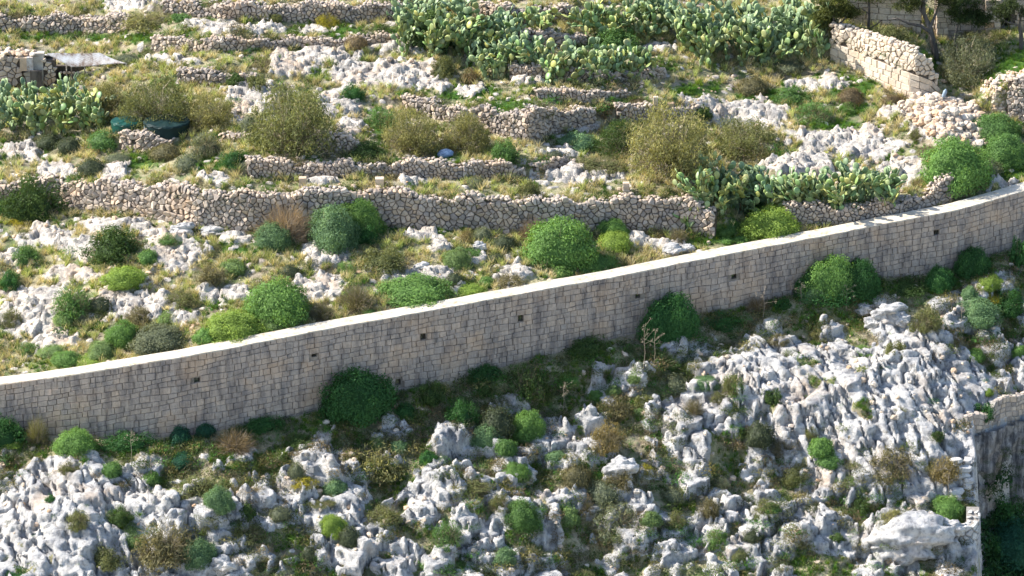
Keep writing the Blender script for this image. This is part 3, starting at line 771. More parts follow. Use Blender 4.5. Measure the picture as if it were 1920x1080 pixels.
# loose stones
pcs = []; r = random.Random(77)
X = rng.uniform(-34, 34, 14000); Y = rng.uniform(-22, 48, 14000); s_ = Y-wy(X)
msk = ((s_ > 1.8) | (s_ < -1)) & (fbm(X*.3, Y*.3, 321, 3) > .49) & (gully(X, Y) < -.3)
X = X[msk][:3200]; Y = Y[msk][:3200]; Zs = Hs(X, Y)
VV, FF, TT = [], [], []; o = 0
for x_, y_, z_ in zip(X, Y, Zs):
    s = .10+.42*r.random()**3; V, F, _ = boulder_piece((x_, y_, z_+s*.1), s, r, .7); VV += V; FF += [tuple(q+o for q in f) for f in F]; TT += [r.random()]*len(V); o += len(V)
link('loose_stones', mesh_np('loose_stones', VV, FF, M_RUB, attrs={'tone': TT}), kind='stuff')
print('stones', time.time()-T0)

# ---------------------------------------------------------------- foliage
def leafmat(name, trans=.35, rough=.6, spec=.2, use_attr=False):
    m, n, b = newmat(name, rough, spec)
    t = attr(n, 'tone').outputs['Fac']
    c = attr(n, 'tint').outputs['Color'] if use_attr else N(n, 'ShaderNodeObjectInfo').outputs['Color']
    k = ramp(n, t, [(0, (.45, .5, .5)), (.5, (1, 1, 1)), (1, (1.7, 1.55, 1.25))])
    c = mix(n, 1., c, k, 'MULTIPLY')
    n.links.new(c, b.inputs['Base Color'])
    if trans:
        tr = N(n, 'ShaderNodeBsdfTranslucent'); n.links.new(mix(n, 1., c, (1.15, 1.1, .6), 'MULTIPLY'), tr.inputs[0]); ms = N(n, 'ShaderNodeMixShader'); ms.inputs[0].default_value = trans
        out = n.nodes['Material Output']; n.links.new(b.outputs[0], ms.inputs[1]); n.links.new(tr.outputs[0], ms.inputs[2]); n.links.new(ms.outputs[0], out.inputs[0])
    return m
M_LEAF = leafmat('leaf'); M_STEM = leafmat('stem', 0, .9, .1); M_GRASS = leafmat('grass_blade', .3, .7, .1, True); M_PAD = leafmat('cactus_pad', 0, .45, .4)
def unit(v): return v/np.maximum(np.linalg.norm(v, axis=-1, keepdims=True), 1e-9)
def cards(P, Nrm, size, g, aspect=.6, tone=None, upright=0., shape='leaf'):
    """leaf shaped faces at P facing Nrm; returns V, F, tone"""
    k = len(P); t = unit(g.normal(size=(k, 3))+np.array([0, 0, upright])); b_ = unit(np.cross(Nrm, t)); t = np.cross(b_, Nrm)
    s = np.asarray(size)*g.uniform(.65, 1.35, k); L = (t*s[:, None]); W = b_*(s*aspect)[:, None]
    fold = Nrm*(s*.18)[:, None]
    V = np.stack([P-L, P+W*.5-fold*.0+fold, P+L, P-W*.5+fold], 1).reshape(-1, 3)
    F = np.arange(4*k).reshape(k, 4)
    tone = g.uniform(.15, .85, k) if tone is None else tone
    return V, F, np.repeat(tone, 4)
def join(parts):
    VV, FF, TT = [], [], []; o = 0
    for V, F, T in parts: VV.append(V); FF.append(F+o); TT.append(T); o += len(V)
    return np.concatenate(VV), np.concatenate(FF), np.concatenate(TT)
def ribbons(A, B, wid, g, bend=.15, seg=3):
    """thin crossed twigs from A to B as flat tapering strips, quads"""
    k = len(A); V = []; mid = (A+B)/2+g.normal(size=(k, 3))*bend*np.linalg.norm(B-A, axis=1)[:, None]
    side = unit(np.cross(unit(B-A), g.normal(size=(k, 3)))); ts = np.linspace(0, 1, seg+1); rows = []
    for t in ts:
        c = A*(1-t)**2+mid*2*t*(1-t)+B*t*t; w_ = (wid*(1-.75*t)); rows.append(c-side*np.reshape(w_, (-1, 1))); rows.append(c+side*np.reshape(w_, (-1, 1)))
    V = np.stack(rows, 1).reshape(-1, 3); n_ = 2*(seg+1); F = []
    base_i = np.arange(k)[:, None]*n_
    for s in range(seg): F.append(np.concatenate([base_i+2*s, base_i+2*s+1, base_i+2*s+3, base_i+2*s+2], 1))
    return V, np.concatenate(F), np.repeat(g.uniform(.2, .8, k), n_)
def tube(pts, rad, k=6):
    pts = np.asarray(pts, float); V = []; F = []
    for i, p in enumerate(pts):
        d = unit(pts[min(i+1, len(pts)-1)]-pts[max(i-1, 0)]); a = unit(np.cross(d, [.3, .9, .2])); b_ = np.cross(d, a)
        for j in range(k): q = 2*math.pi*j/k; V.append(p+(a*math.cos(q)+b_*math.sin(q))*rad[i])
    for i in range(len(pts)-1):
        for j in range(k): F.append((i*k+j, i*k+(j+1) % k, (i+1)*k+(j+1) % k, (i+1)*k+j))
    return np.array(V), np.array(F), np.full(len(V), .5)
def hemi(k, g, zmin=-.1):
    v = g.normal(size=(k*3, 3)); v = unit(v); v = v[v[:, 2] > zmin][:k]; return v
def lumps(D, g, n_=26, amp=.16, sharp=14):
    c = hemi(n_, g, 0.); c = c[:n_]; q = np.zeros(len(D)); a = g.uniform(.4, 1, len(c))
    for i in range(len(c)): q = np.maximum(q, a[i]*np.exp(-sharp*(1-D@c[i])))
    return 1-amp+amp*1.4*q
DV, DF = ico(3)
def core_mesh(g, f, lump):
    V = DV.copy(); V[:, 2] = np.maximum(V[:, 2], -.05); D = unit(V); V = V*f*lump(D)[:, None]
    F = np.concatenate([DF, DF[:, 2:3]], 1)
    return V, F, np.full(len(V), .0)  # core takes the darkest leaf tone, painting shade into gaps between lobes
def fol_dome(seed, k, size):
    g = np.random.default_rng(seed); st = g.bit_generator.state; cs = unit(hemi(34, g, 0.)); am = g.uniform(.4, 1, len(cs)); tn = g.uniform(-.12, .12, len(cs))
    def lp(D):
        q = am[None]*np.exp(-22*(1-D@cs.T)); return .80+.25*q.max(1)
    D = hemi(int(k*1.5), g, -.12); D = D[(lp(D)-.72 > g.uniform(0, .30, len(D)))][:k]; k = len(D); rad = lp(D)*np.where(g.random(k) < .12, g.uniform(1.02, 1.12, k), g.uniform(.88, 1.03, k)); tone = .5+tn[(D@cs.T).argmax(1)]+g.normal(0, .13, k)
    P = D*rad[:, None]; Nn = unit(D+g.normal(0, .55, (k, 3)))
    V, F, T = cards(P, Nn, size, g, .75, np.clip(tone, 0, 1), .5)
    V[:, 2] = np.maximum(V[:, 2], -.12)
    F2, V2, T2 = None, None, None
    cv, cf, ct = core_mesh(g, .84, lp); ct = ct+.25
    return join([(V, F, T), (cv, cf, ct)])
def fol_clump(seed, nb, per, size, flat=.5, corefac=.62, spiky=.0, zmin=.05):
    g = np.random.default_rng(seed); parts = []; D = hemi(nb, g, -.05)
    for d in D:
        rr_ = g.uniform(.45, .86); c = d*rr_; c[2] = max(c[2], zmin); br = g.uniform(.18, .34)
        q = unit(g.normal(size=(per, 3))); pp = c+q*br*g.uniform(.5, 1.05, (per, 1)); pp[:, 2] = np.abs(pp[:, 2])
        parts.append(cards(pp, unit(q+g.normal(0, .6, q.shape)+[0, 0, .3]), size, g, .6, np.clip(.5+g.uniform(-.15, .15)+g.normal(0, .14, per), 0, 1), .6+spiky))
    cv, cf, ct = core_mesh(g, corefac, lambda d: .85+.0*d[:, 0]); parts.append((cv, cf, ct+.1)) if corefac else None
    return join(parts)
def fol_airy(seed, k, size):
    g = np.random.default_rng(seed); parts = []
    nb = 120; D = hemi(nb, g, -.0)
    for d in D:
        rr_ = g.uniform(.3, .7) if g.random() < .4 else g.uniform(.75, 1.); c = d*rr_; c[2] = max(c[2], .12); br = g.uniform(.12, .24); per = k//nb
        q = g.normal(size=(per, 3))*br*.55; pp = c+q*[1, 1, .9]; pp[:, 2] = np.abs(pp[:, 2])
        parts.append(cards(pp, unit(g.normal(size=(per, 3))), size, g, .5, np.clip(.5+g.uniform(-.22, .22)+g.normal(0, .15, per), 0, 1), 1.2))
    return join(parts)
def stems_fan(seed, k, wid, reach=.95, zmin=.1, sub=3):
    g = np.random.default_rng(seed); D = hemi(k, g, zmin); k = len(D); A = np.zeros((k, 3)); A[:, :2] = g.normal(0, .07, (k, 2)); B = D*g.uniform(.6, 1., (k, 1))*reach
    parts = [ribbons(A, B, np.full(k, wid), g, .12)]
    for s in range(sub):
        t = g.uniform(.45, .95, (k, 1)); A2 = A+(B-A)*t; B2 = A2+unit(B-A+g.normal(0, .35, (k, 3)))*g.uniform(.15, .35, (k, 1)); B2[:, 2] = np.maximum(B2[:, 2], .02); parts.append(ribbons(A2, B2, np.full(k, wid*.6), g, .12, 2))
    return join(parts)
def to_mesh(name, d, mat): V, F, T = d; return mesh_np(name, V, F, mat, False, attrs={'tone': T})
VAR = {}
def variants(kind, fn, cnt, mat=M_LEAF): VAR[kind] = [to_mesh(kind+'_foliage', fn(i), mat) for i in range(cnt)]
variants('dome', lambda i: fol_dome(100+i, 8200, .036), 4)
variants('domes', lambda i: fol_dome(110+i, 2300, .064), 4)
variants('dark', lambda i: fol_clump(120+i, 46, 105, .048, corefac=.66), 3)
variants('darks', lambda i: fol_clump(130+i, 22, 70, .085, corefac=.6), 2)
variants('airy', lambda i: fol_airy(140+i, 12500, .034), 3)
variants('grey', lambda i: join([fol_dome(150+i, 1100, .06), (lambda g: cards(unit(g.normal(size=(900, 3))*[1, 1, .8]+[0, 0, .3])*g.uniform(.8, 1.06, (900, 1))*[1, 1, .95], unit(g.normal(size=(900, 3))), .075, g, .16, None, 1.5))(np.random.default_rng(155+i))]), 3)
variants('brush', lambda i: join([fol_clump(160+i, 26, 70, .06, corefac=.45), (lambda g: cards(unit(np.abs(g.normal(size=(900, 3)))*g.choice([-1, 1], (900, 3))*[1, 1, 0]+[0, 0, 1]*np.abs(g.normal(size=(900, 1))))*g.uniform(.5, 1.05, (900, 1)), unit(g.normal(size=(900, 3))), .10, g, .14, None, 2.))(np.random.default_rng(165+i))]), 3)
variants('dry', lambda i: (lambda a: a)(stems_fan(170+i, 420, .008, 1., -.0, 4)), 2, M_LEAF)
STEM = {'few': to_mesh('stems', stems_fan(201, 26, .02, .9, .05, 2), M_STEM), 'many': to_mesh('stems', stems_fan(202, 210, .009, .98, .0, 3), M_STEM)}
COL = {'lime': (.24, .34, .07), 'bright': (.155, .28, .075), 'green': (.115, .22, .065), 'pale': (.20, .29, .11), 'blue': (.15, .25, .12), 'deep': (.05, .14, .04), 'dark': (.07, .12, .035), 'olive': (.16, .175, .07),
       'yolive': (.24, .235, .095), 'grey': (.16, .18, .11), 'dgrey': (.08, .10, .055), 'brown': (.20, .15, .085), 'pink': (.34, .25, .18), 'rust': (.21, .17, .075), 'yellow': (.40, .36, .05), 'gbrown': (.17, .155, .08), 'teal': (.035, .12, .07)}
CNAME = {'lime': 'yellow green', 'bright': 'bright green', 'green': 'mid green', 'pale': 'pale green', 'blue': 'bluish green', 'deep': 'deep green', 'dark': 'dark green', 'olive': 'olive', 'yolive': 'yellow olive', 'grey': 'grey green',
         'dgrey': 'dark grey green', 'brown': 'brown', 'pink': 'pinkish brown', 'rust': 'rusty', 'yellow': 'yellow flowering', 'gbrown': 'grey brown', 'teal': 'dark bluish green'}
SHAPE = {'dome': 'domed shrub', 'dark': 'dense bush', 'airy': 'feathery bush', 'grey': 'cushion shrub', 'brush': 'scrubby bush', 'dry': 'leafless twiggy bush'}
CAT = {'dome': 'shrub', 'dark': 'bush', 'airy': 'bush', 'grey': 'shrub', 'brush': 'bush', 'dry': 'bush'}
GRP = {'dome': 'domed green shrubs', 'dark': 'dense evergreen bushes', 'airy': 'feathery olive bushes', 'grey': 'low cushion shrubs', 'brush': 'scrubby bushes', 'dry': 'leafless dry bushes'}
# each shrub: x, base y, width, height in the photograph, form, colour, where it stands
SHRUBS = [
(66,396,126,112,'dark','dark','at the low end of the long rubble wall'),(6,405,50,48,'dark','deep','in the corner below the long rubble wall'),(42,424,85,24,'brush','yellow','before the bush at the rubble wall low end'),
(212,502,118,78,'dark','dark','with olive leaves on the rocks under the rubble wall'),(52,506,60,50,'dark','green','uphill of the slope of broken rocks'),(18,545,52,46,'dark','deep','under the mid green one near the rocks'),
(278,500,40,28,'dome','green','tucked beside the dense olive leaved bush'),(233,546,76,42,'dome','lime','with bare stems under it, alone among pale rocks'),(135,612,78,74,'brush','green','standing tall among rocks near the white wall top'),
(120,616,38,28,'dome','pale','small at the foot of the tall scrubby bush'),(392,532,68,44,'brush','gbrown','among tufts of dry grass'),(437,520,44,32,'dome','pale','small and round beside the grass tufts'),
(513,473,68,52,'dome','blue','in front of the pinkish dry bush'),(536,452,124,100,'dry','pink','against the long rubble wall'),(676,426,92,80,'dome','bright','leaning on the rubble wall, upper of a pair'),
(622,472,96,88,'dome','blue','against the rubble wall, lower of a pair'),(675,468,90,50,'dark','deep','in the shade of the pair of domes by the rubble wall'),(497,560,76,40,'dark','olive','just behind the large bright dome'),
(518,618,116,82,'dome','bright','large and glossy, behind the broad lime dome by the wall'),(440,650,118,64,'dome','lime','broad, resting against the white wall top'),(386,652,46,32,'dome','bright','at the low side of the broad lime dome'),
(508,628,58,38,'dome','pale','between the broad lime dome and the glossy one'),(228,658,60,48,'dome','bright','beside the greyish dome near the wall top'),(298,672,106,56,'dome','grey','with bare twigs showing, close to the wall top'),
(190,676,62,36,'dome','pale','close to the wall top beside bright green ones'),(125,693,58,32,'dome','bright','the first dome against the white wall top'),(182,688,72,24,'dome','lime','flat, against the white wall top'),
(103,674,56,28,'dome','pale','behind the first dome along the wall'),(56,668,54,26,'brush','green','near the low end of the white wall top'),(313,618,42,30,'brush','pale','on white rock above the domes'),
(337,578,68,38,'brush','olive','on top of the long white ledge'),(258,618,62,38,'brush','gbrown','below the long white ledge'),(190,588,54,30,'grey','dgrey','beside the tall scrubby bush'),(20,616,48,46,'brush','olive','among the rocks at the picture edge'),
(543,526,44,26,'grey','dgrey','on the stony slope behind the olive bush'),(602,606,62,40,'dry','gbrown','behind the glossy dome near the wall'),(317,464,44,26,'brush','green','in front of the grey boulder'),(393,480,62,26,'brush','olive','under the long low boulder'),
(47,442,38,18,'brush','olive','below the yellow flowering one'),(718,514,102,58,'dark','olive','wide and dense in the middle of the bank'),(858,503,54,40,'dome','pale','on the bank in the middle, beside a small stone'),(885,482,48,20,'dark','green','low, behind the pale middle dome'),
(947,472,50,30,'grey','dgrey','under the rubble wall, darkest of its kind there'),(905,456,38,36,'grey','grey','pale, touching the rubble wall'),(877,456,32,28,'brush','rust','touching the rubble wall'),(1003,456,68,82,'dry','pink','hanging down the face of the long rubble wall'),
(992,382,54,58,'dark','olive','upright like a small conifer on the long rubble wall'),(1048,512,126,96,'dome','bright','largest of all the domes, in the middle above the wall'),(1113,517,86,42,'dome','bright','low and smooth, at the wall top before the largest dome'),
(1054,524,44,28,'dome','bright','small, wedged between two big domes'),(1153,476,64,38,'dome','lime','on dry stems beside the largest dome'),(1170,497,84,28,'dry','gbrown','under the yellow green dome'),(1150,444,60,38,'dome','bright','round, just above the yellow green one'),
(1108,418,44,30,'dome','blue','on a bare stem against the rubble wall'),(1055,430,36,14,'dome','bright','tiny, behind the largest dome'),(775,582,142,66,'dome','bright','widest dome against the wall top'),(878,558,70,32,'dome','lime','low against the wall top next to the widest dome'),
(912,541,34,20,'dome','bright','tiny, against the wall top past the widest dome'),(957,542,60,34,'brush','gbrown','beside pale rock at the wall top'),(853,534,38,30,'grey','dgrey','behind the low lime dome'),(930,495,38,22,'grey','dgrey','small, in the middle of the bank'),
(668,592,78,70,'dry','gbrown','between two bright domes at the wall top'),(660,568,46,24,'brush','green','on top of the dry bush by the wall'),(691,592,28,13,'dome','bright','tiny, at the foot of the widest dome'),(650,514,36,24,'brush','bright','beside the dense olive bush'),
(1272,456,44,30,'dry','gbrown','under the rubble wall near the white top'),(1453,453,104,66,'dome','lime','lone smooth dome against the wall top below the prickly pears'),(1394,459,42,20,'dome','bright','small, against the wall top beside the lone smooth dome'),
(1363,442,54,30,'dome','green','in the shade under the prickly pears'),(1362,458,32,17,'dome','bright','tiny and low at the end of the prickly pears'),(1425,408,70,32,'dark','deep','in the shade right under the prickly pears'),
# in front of the long wall
(1563,568,104,112,'dome','bright','sunlit top of the big clump in front of the long wall'),(1526,560,66,74,'dome','deep','shaded side of the big clump in front of the wall'),(1526,572,54,40,'dome','blue','pale tuft low on the big clump before the wall'),(1612,566,84,80,'dome','deep','far side of the big clump before the wall'),  # one clump: sunlit top and shaded sides are set by leaf colour
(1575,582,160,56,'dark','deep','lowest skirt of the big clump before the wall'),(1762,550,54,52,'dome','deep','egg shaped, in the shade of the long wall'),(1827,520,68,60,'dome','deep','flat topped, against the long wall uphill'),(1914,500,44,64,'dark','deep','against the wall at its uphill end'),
(1818,566,30,34,'dome','blue','like a tiny tree on a thin stem'),(1857,548,54,32,'dome','lime','beside the smooth grey rock slab'),(1852,577,58,32,'dome','yellow','over the pale dome by the ravine corner'),(1832,620,90,54,'dome','blue','broad, under the yellow topped one'),
(1895,612,72,62,'dark','deep','at the shaded corner by the ravine'),(1830,679,34,26,'dome','bright','small, on the slope above the cliff corner'),(1913,667,30,24,'dome','bright','small, at the corner of the slope by the ravine'),(1737,637,62,50,'brush','olive','leaning on the white hump of rock'),
(1786,655,50,26,'dry','gbrown','small, on the shaded side of the white hump'),(1842,662,60,32,'dry','gbrown','under the broad bluish dome'),(1680,682,42,44,'dark','olive','moss like, in a hollow of the great white rock'),(1262,634,112,96,'dome','deep','large and shaded, halfway along the long wall'),
(1470,542,32,18,'dome','green','tiny, high against the wall beside the big clump'),(1468,587,34,26,'dark','deep','small, between the big clump and the red twigs'),(1420,588,48,40,'dry','brown','reddish, at the foot of the long wall'),
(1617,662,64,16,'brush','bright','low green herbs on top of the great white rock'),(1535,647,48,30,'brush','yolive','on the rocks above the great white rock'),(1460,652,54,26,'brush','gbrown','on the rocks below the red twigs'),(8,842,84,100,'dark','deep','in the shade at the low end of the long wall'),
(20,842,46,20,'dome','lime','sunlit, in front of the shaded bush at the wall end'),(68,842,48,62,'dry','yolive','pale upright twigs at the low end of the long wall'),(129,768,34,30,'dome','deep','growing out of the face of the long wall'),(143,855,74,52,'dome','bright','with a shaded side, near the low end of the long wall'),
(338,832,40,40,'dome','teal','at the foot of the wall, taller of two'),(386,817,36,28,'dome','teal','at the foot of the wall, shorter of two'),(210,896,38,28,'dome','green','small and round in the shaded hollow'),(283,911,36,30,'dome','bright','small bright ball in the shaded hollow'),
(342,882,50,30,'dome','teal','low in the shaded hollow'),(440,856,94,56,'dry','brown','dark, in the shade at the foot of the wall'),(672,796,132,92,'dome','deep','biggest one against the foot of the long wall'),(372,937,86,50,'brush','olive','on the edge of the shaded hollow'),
(410,970,54,46,'dome','blue','under the olive bush at the hollow'),(460,976,44,38,'dark','dark','between the bluish dome and white rocks'),(145,1005,48,46,'brush','olive','on the smooth pale cliff rock'),(250,1035,58,44,'dome','pale','upper of two at the bottom clump'),
(198,1082,74,52,'dark','olive','lower of two at the bottom clump'),(310,1084,118,88,'brush','gbrown','big and twiggy at the bottom edge'),(372,1074,68,52,'dome','blue','at the bottom edge beside the big twiggy bush'),(388,1012,52,38,'brush','yolive','above the big twiggy bush'),
(458,1026,90,46,'brush','olive','wide, beside the upright pale boulder'),(625,1014,50,40,'dome','lime','with bare stems, on white rocks near the bottom'),(570,917,56,26,'brush','yellow','small, among white rocks under the hollow'),(628,924,44,30,'dome','blue','small, beside the small yellow bush'),
(481,940,38,26,'dry','rust','little rusty tuft on white rock'),(556,902,32,40,'grey','grey','pale upright one near the shaded rocks'),(525,982,48,30,'grey','grey','on the rocks above the lime dome'),(580,1062,38,32,'grey','dgrey','near the bottom under the lime dome'),
(35,1088,82,24,'dark','deep','at the bottom corner of the cliff rock'),(96,944,26,20,'dark','deep','tiny, on the upper part of the cliff rock'),(128,887,44,26,'brush','olive','on top of the cliff rock'),(225,994,54,38,'dark','dark','in a cleft beside the cliff rock'),
(603,952,54,18,'brush','olive','low, above the lime dome'),(760,789,42,28,'dome','deep','beside the biggest one at the wall foot'),(866,794,64,52,'dark','deep','darkest of those on the shaded rocks'),(808,772,62,48,'dark','dark','on the shaded rocks close to the wall'),
(930,818,74,52,'grey','dgrey','wide flat topped cushion behind two small domes'),(992,836,64,58,'dome','bright','standing on a short stem among the rocks'),(912,850,58,48,'dome','blue','in front of the wide flat cushion'),(949,860,44,32,'dome','green','between the bluish dome and the stemmed one'),
(967,897,56,36,'dome','bright','leafy, downhill of the three small domes'),(1062,732,40,28,'dome','bright','crown on a thin bare trunk'),(1045,872,42,24,'dome','blue','resting on the knobbly boulder'),(1139,864,74,60,'brush','rust','on white rock, with red leaves'),
(706,848,30,26,'dome','pale','small, above the yellow olive scrub'),(746,854,34,26,'dome','blue','small, beside the white rocks under the wall'),(803,868,32,30,'dome','deep','small and dark among white rocks'),(705,912,128,70,'brush','yolive','biggest twiggy one on the lower slope'),
(872,928,98,38,'brush','olive','grassy strip on a rock ledge'),(1080,908,54,48,'grey','gbrown','rounded, on the ledge beside the rusty bush'),(1158,919,64,52,'brush','gbrown','below the rusty bush'),(1211,897,30,24,'brush','yellow','small, on white rock'),
(1207,767,40,30,'dark','olive','near the pale stemmed tufts'),(1155,802,78,50,'brush','gbrown','twiggy, above the rusty bush'),(1117,754,28,20,'dome','green','tiny, past the thin bare trunk'),(1150,742,30,22,'dome','pale','tiny pale tuft near the wall foot'),
(1193,724,32,28,'dome','pale','pale tuft on thin stems below the wall'),(1267,748,46,38,'dome','grey','dry looking, below the large shaded one at the wall'),(1203,786,34,22,'dome','pale','small, between rocks and olive bush'),(717,988,70,42,'brush','olive','on the big ledge above the bottom'),
(838,1026,68,60,'brush','green','on the steep face of the big ledge'),(980,1008,66,58,'dome','green','leafy, in the cleft of the lower rocks'),(938,968,46,36,'brush','olive','above the leafy one in the cleft'),(1068,992,38,34,'dome','pale','round tuft on the lower rocks'),
(1100,978,40,42,'dry','gbrown','beside the round pale tuft'),(1130,954,70,46,'grey','grey','in the middle of the lower slope'),(1133,920,44,18,'dome','pale','flat, just above the grey one'),(1155,1024,104,66,'brush','grey','largest grey one near the bottom'),
(948,1064,42,30,'dome','blue','near the bottom edge'),(985,1074,84,48,'brush','dgrey','dark, near the bottom edge'),(913,1080,48,28,'brush','olive','at the bottom edge beside the bluish dome'),(818,1082,102,42,'brush','green','wide, at the bottom edge'),
(655,1032,48,38,'grey','dgrey','in a cleft near the bottom'),(702,1086,52,28,'grey','grey','second from the picture corner at the bottom edge'),(652,1088,46,28,'grey','gbrown','at the bottom edge beside a paler one'),(1262,948,46,30,'grey','grey','on the rocks below the white dome of rock'),
(1266,993,48,36,'brush','olive','downhill on the broken rocks'),(1221,992,38,28,'dome','pale','beside the olive scrub on the broken rocks'),(1090,1086,50,24,'brush','olive','small, at the bottom edge'),(985,768,84,76,'brush','dark','with reeds, in the shade right below the wall'),
(907,752,34,30,'dark','dark','small, on the shaded white rock'),(1323,736,50,28,'dome','blue','smooth, above the broken rocks'),(1300,782,50,42,'dry','gbrown','under the smooth bluish dome'),(1375,745,52,50,'brush','olive','at the top corner of the great white rock'),
(1347,762,34,24,'brush','olive','small, beside the smooth bluish dome'),(1447,768,42,36,'dark','dark','in a dark hollow of the great white rock'),(1390,830,28,24,'dome','blue','tiny, below the great white rock'),(1425,852,62,58,'grey','dgrey','tall, below the great white rock'),
(1475,868,66,44,'dry','gbrown','beside the tall grey cushion'),(1522,830,32,26,'brush','olive','small, at the foot of the great white rock'),(1540,863,44,38,'dome','bright','at the foot of the great white rock, upper of two'),(1557,880,46,26,'dome','green','at the foot of the great white rock, lower of two'),
(1491,922,56,44,'dark','olive','leafy, on the lower rocks'),(1354,918,36,26,'brush','grey','small, on the white lower rocks'),(1553,940,30,16,'brush','bright','tiny, on the lower rocks'),(1590,918,56,28,'brush','pale','low, beside pale lower rocks'),
(1606,880,66,26,'brush','olive','flat, where the terrace begins'),(1672,914,98,62,'brush','gbrown','largest on the terrace by the steps'),(1734,892,58,38,'dark','yolive','sunlit, on the terrace by the steps'),(1774,917,70,50,'brush','rust','touching the steps'),
(1690,945,120,34,'dark','deep','in the shadow below the terrace'),(1777,983,68,44,'dome','bright','very bright, beside the steps above the pillar wall'),(1730,1001,42,32,'dome','pale','on the huge overhanging boulder'),(1618,971,40,36,'dark','dark','in a cleft of the lower rocks'),
(1678,985,52,32,'brush','yolive','grassy, above the huge overhanging boulder'),(1438,985,56,42,'brush','olive','in the middle of the lower rocks'),(1448,962,34,20,'dome','bright','tiny, capping the olive scrub'),(1328,985,50,52,'brush','gbrown','on the broken rocks, upright'),
(1413,1019,42,24,'grey','dgrey','low, on smooth lower rock'),(1345,1042,56,42,'brush','bright','grassy, on the smooth lower rock'),(1389,1060,32,28,'grey','olive','mossy, near the bottom'),(1508,1033,32,24,'brush','yolive','tiny, near the bottom rocks'),
(1572,1022,34,22,'dark','dark','tiny, in a hole of the bottom rocks'),(1691,1029,42,16,'brush','olive','on top of the huge overhanging boulder'),(1716,1043,24,14,'dome','pale','tiny, on top of the huge overhanging boulder'),(1845,786,46,50,'dark','deep','just behind the cliff top wall'),
(1850,745,26,16,'dome','lime','tiny sunlit tuft above the cliff top wall'),(1760,834,30,30,'dark','dark','small, on the shaded side of the great rock'),(1690,770,26,12,'brush','olive','tiny, in a crack of the great rock'),
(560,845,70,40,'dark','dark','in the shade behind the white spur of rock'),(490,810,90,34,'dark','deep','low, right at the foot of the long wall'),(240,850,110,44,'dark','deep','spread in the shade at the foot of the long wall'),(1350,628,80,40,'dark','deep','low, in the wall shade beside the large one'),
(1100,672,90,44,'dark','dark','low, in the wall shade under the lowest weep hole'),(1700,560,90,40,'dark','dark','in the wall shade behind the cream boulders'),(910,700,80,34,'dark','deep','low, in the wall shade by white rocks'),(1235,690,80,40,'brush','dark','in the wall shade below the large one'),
# above, terraces
(203,222,84,96,'airy','yolive','yellowish, in front of the stone hut'),(292,250,132,134,'airy','olive','large, hanging over the green tubs'),(395,245,98,74,'airy','yolive','thin and pale beside the green tubs'),(548,298,166,146,'airy','olive','tallest, above the second rubble wall'),
(468,254,44,36,'grey','grey','at the foot of the tallest feathery bush'),(90,284,50,32,'grey','dgrey','under the prickly pears by the hut, outer one'),(130,290,54,34,'grey','dgrey','under the prickly pears by the hut, inner one'),(195,286,66,38,'grey','green','beside the low wall of the green tub'),
(222,302,52,22,'grey','grey','flat, in front of the low wall of the tub'),(312,300,68,34,'grey','gbrown','in front of the low tub wall, dry'),(383,298,64,54,'brush','grey','grassy, downhill of the green tubs'),(350,324,56,34,'grey','grey','on the grass below the tubs'),
(440,322,62,38,'dark','deep','at the end of the second rubble wall'),(170,335,64,36,'grey','dgrey','low, above the long rubble wall'),(440,162,40,30,'dark','dark','at the short wall beyond the big olive bush'),(480,167,44,34,'dark','olive','small, uphill of the tallest feathery bush'),
(615,46,46,26,'brush','yellow','in front of the topmost wall'),(517,40,30,26,'dark','olive','tiny, in front of the topmost wall'),(338,42,46,20,'dark','green','at the end of the topmost wall'),(235,122,54,24,'grey','grey','behind the hut roof'),(482,132,80,28,'brush','gbrown','dry, on the upper terrace'),
(815,100,108,84,'dark','dark','round, in front of the tallest prickly pears'),(1155,104,108,64,'dark','green','round, between two prickly pear thickets'),(832,150,54,46,'dark','olive','on white rock under the prickly pears'),(880,158,38,38,'brush','brown','on the rock under the prickly pears'),
(660,188,52,36,'dark','deep','on the white rock slab uphill'),(668,90,42,26,'grey','brown','dry ball on the upper terrace'),(770,292,116,86,'airy','yolive','in front of the curved rubble wall, larger one'),(685,302,84,48,'dark','dark','between two feathery bushes'),(870,292,98,80,'airy','yolive','in front of the curved wall, twiggy one'),
(717,242,60,44,'brush','green','grassy, beside the curved rubble wall'),(945,308,60,56,'dark','green','round, between two bits of rubble wall'),(1082,282,80,38,'grey','blue','smooth, below the curved wall corner'),(1165,298,96,70,'airy','dark','darkest, below the two marker stones'),
(1030,297,44,18,'grey','grey','flat, below the smooth cushion'),(1128,323,96,38,'brush','olive','low, beneath the darkest feathery bush'),(1258,350,170,134,'airy','yolive','widest and palest, uphill of the prickly pear row'),(1133,230,50,38,'dark','brown','at the gap of the curved rubble wall'),
(1398,304,130,78,'airy','olive','green tinged, uphill of the prickly pear row'),(892,354,40,24,'grey','grey','just above the long rubble wall'),(1190,198,50,18,'grey','brown','dry, beside the marker stones'),(1318,232,40,48,'dark','dark','in a cleft of pale rock'),
(1485,200,74,46,'dark','green','round, under the biggest prickly pear thicket'),(1483,141,64,30,'grey','grey','smooth, at the foot of the biggest prickly pear thicket'),(1412,179,64,38,'grey','gbrown','dry, below the biggest prickly pear thicket'),(1597,200,54,32,'grey','brown','below the sunlit ruined wall'),
(1525,232,78,44,'brush','green','below the round dark bush'),(1673,195,42,24,'grey','brown','at the foot of the sunlit ruined wall'),(1872,272,90,54,'dome','green','upper of the twin by the tall shaded wall'),(1890,316,86,64,'dome','green','lower of the twin by the tall shaded wall'),
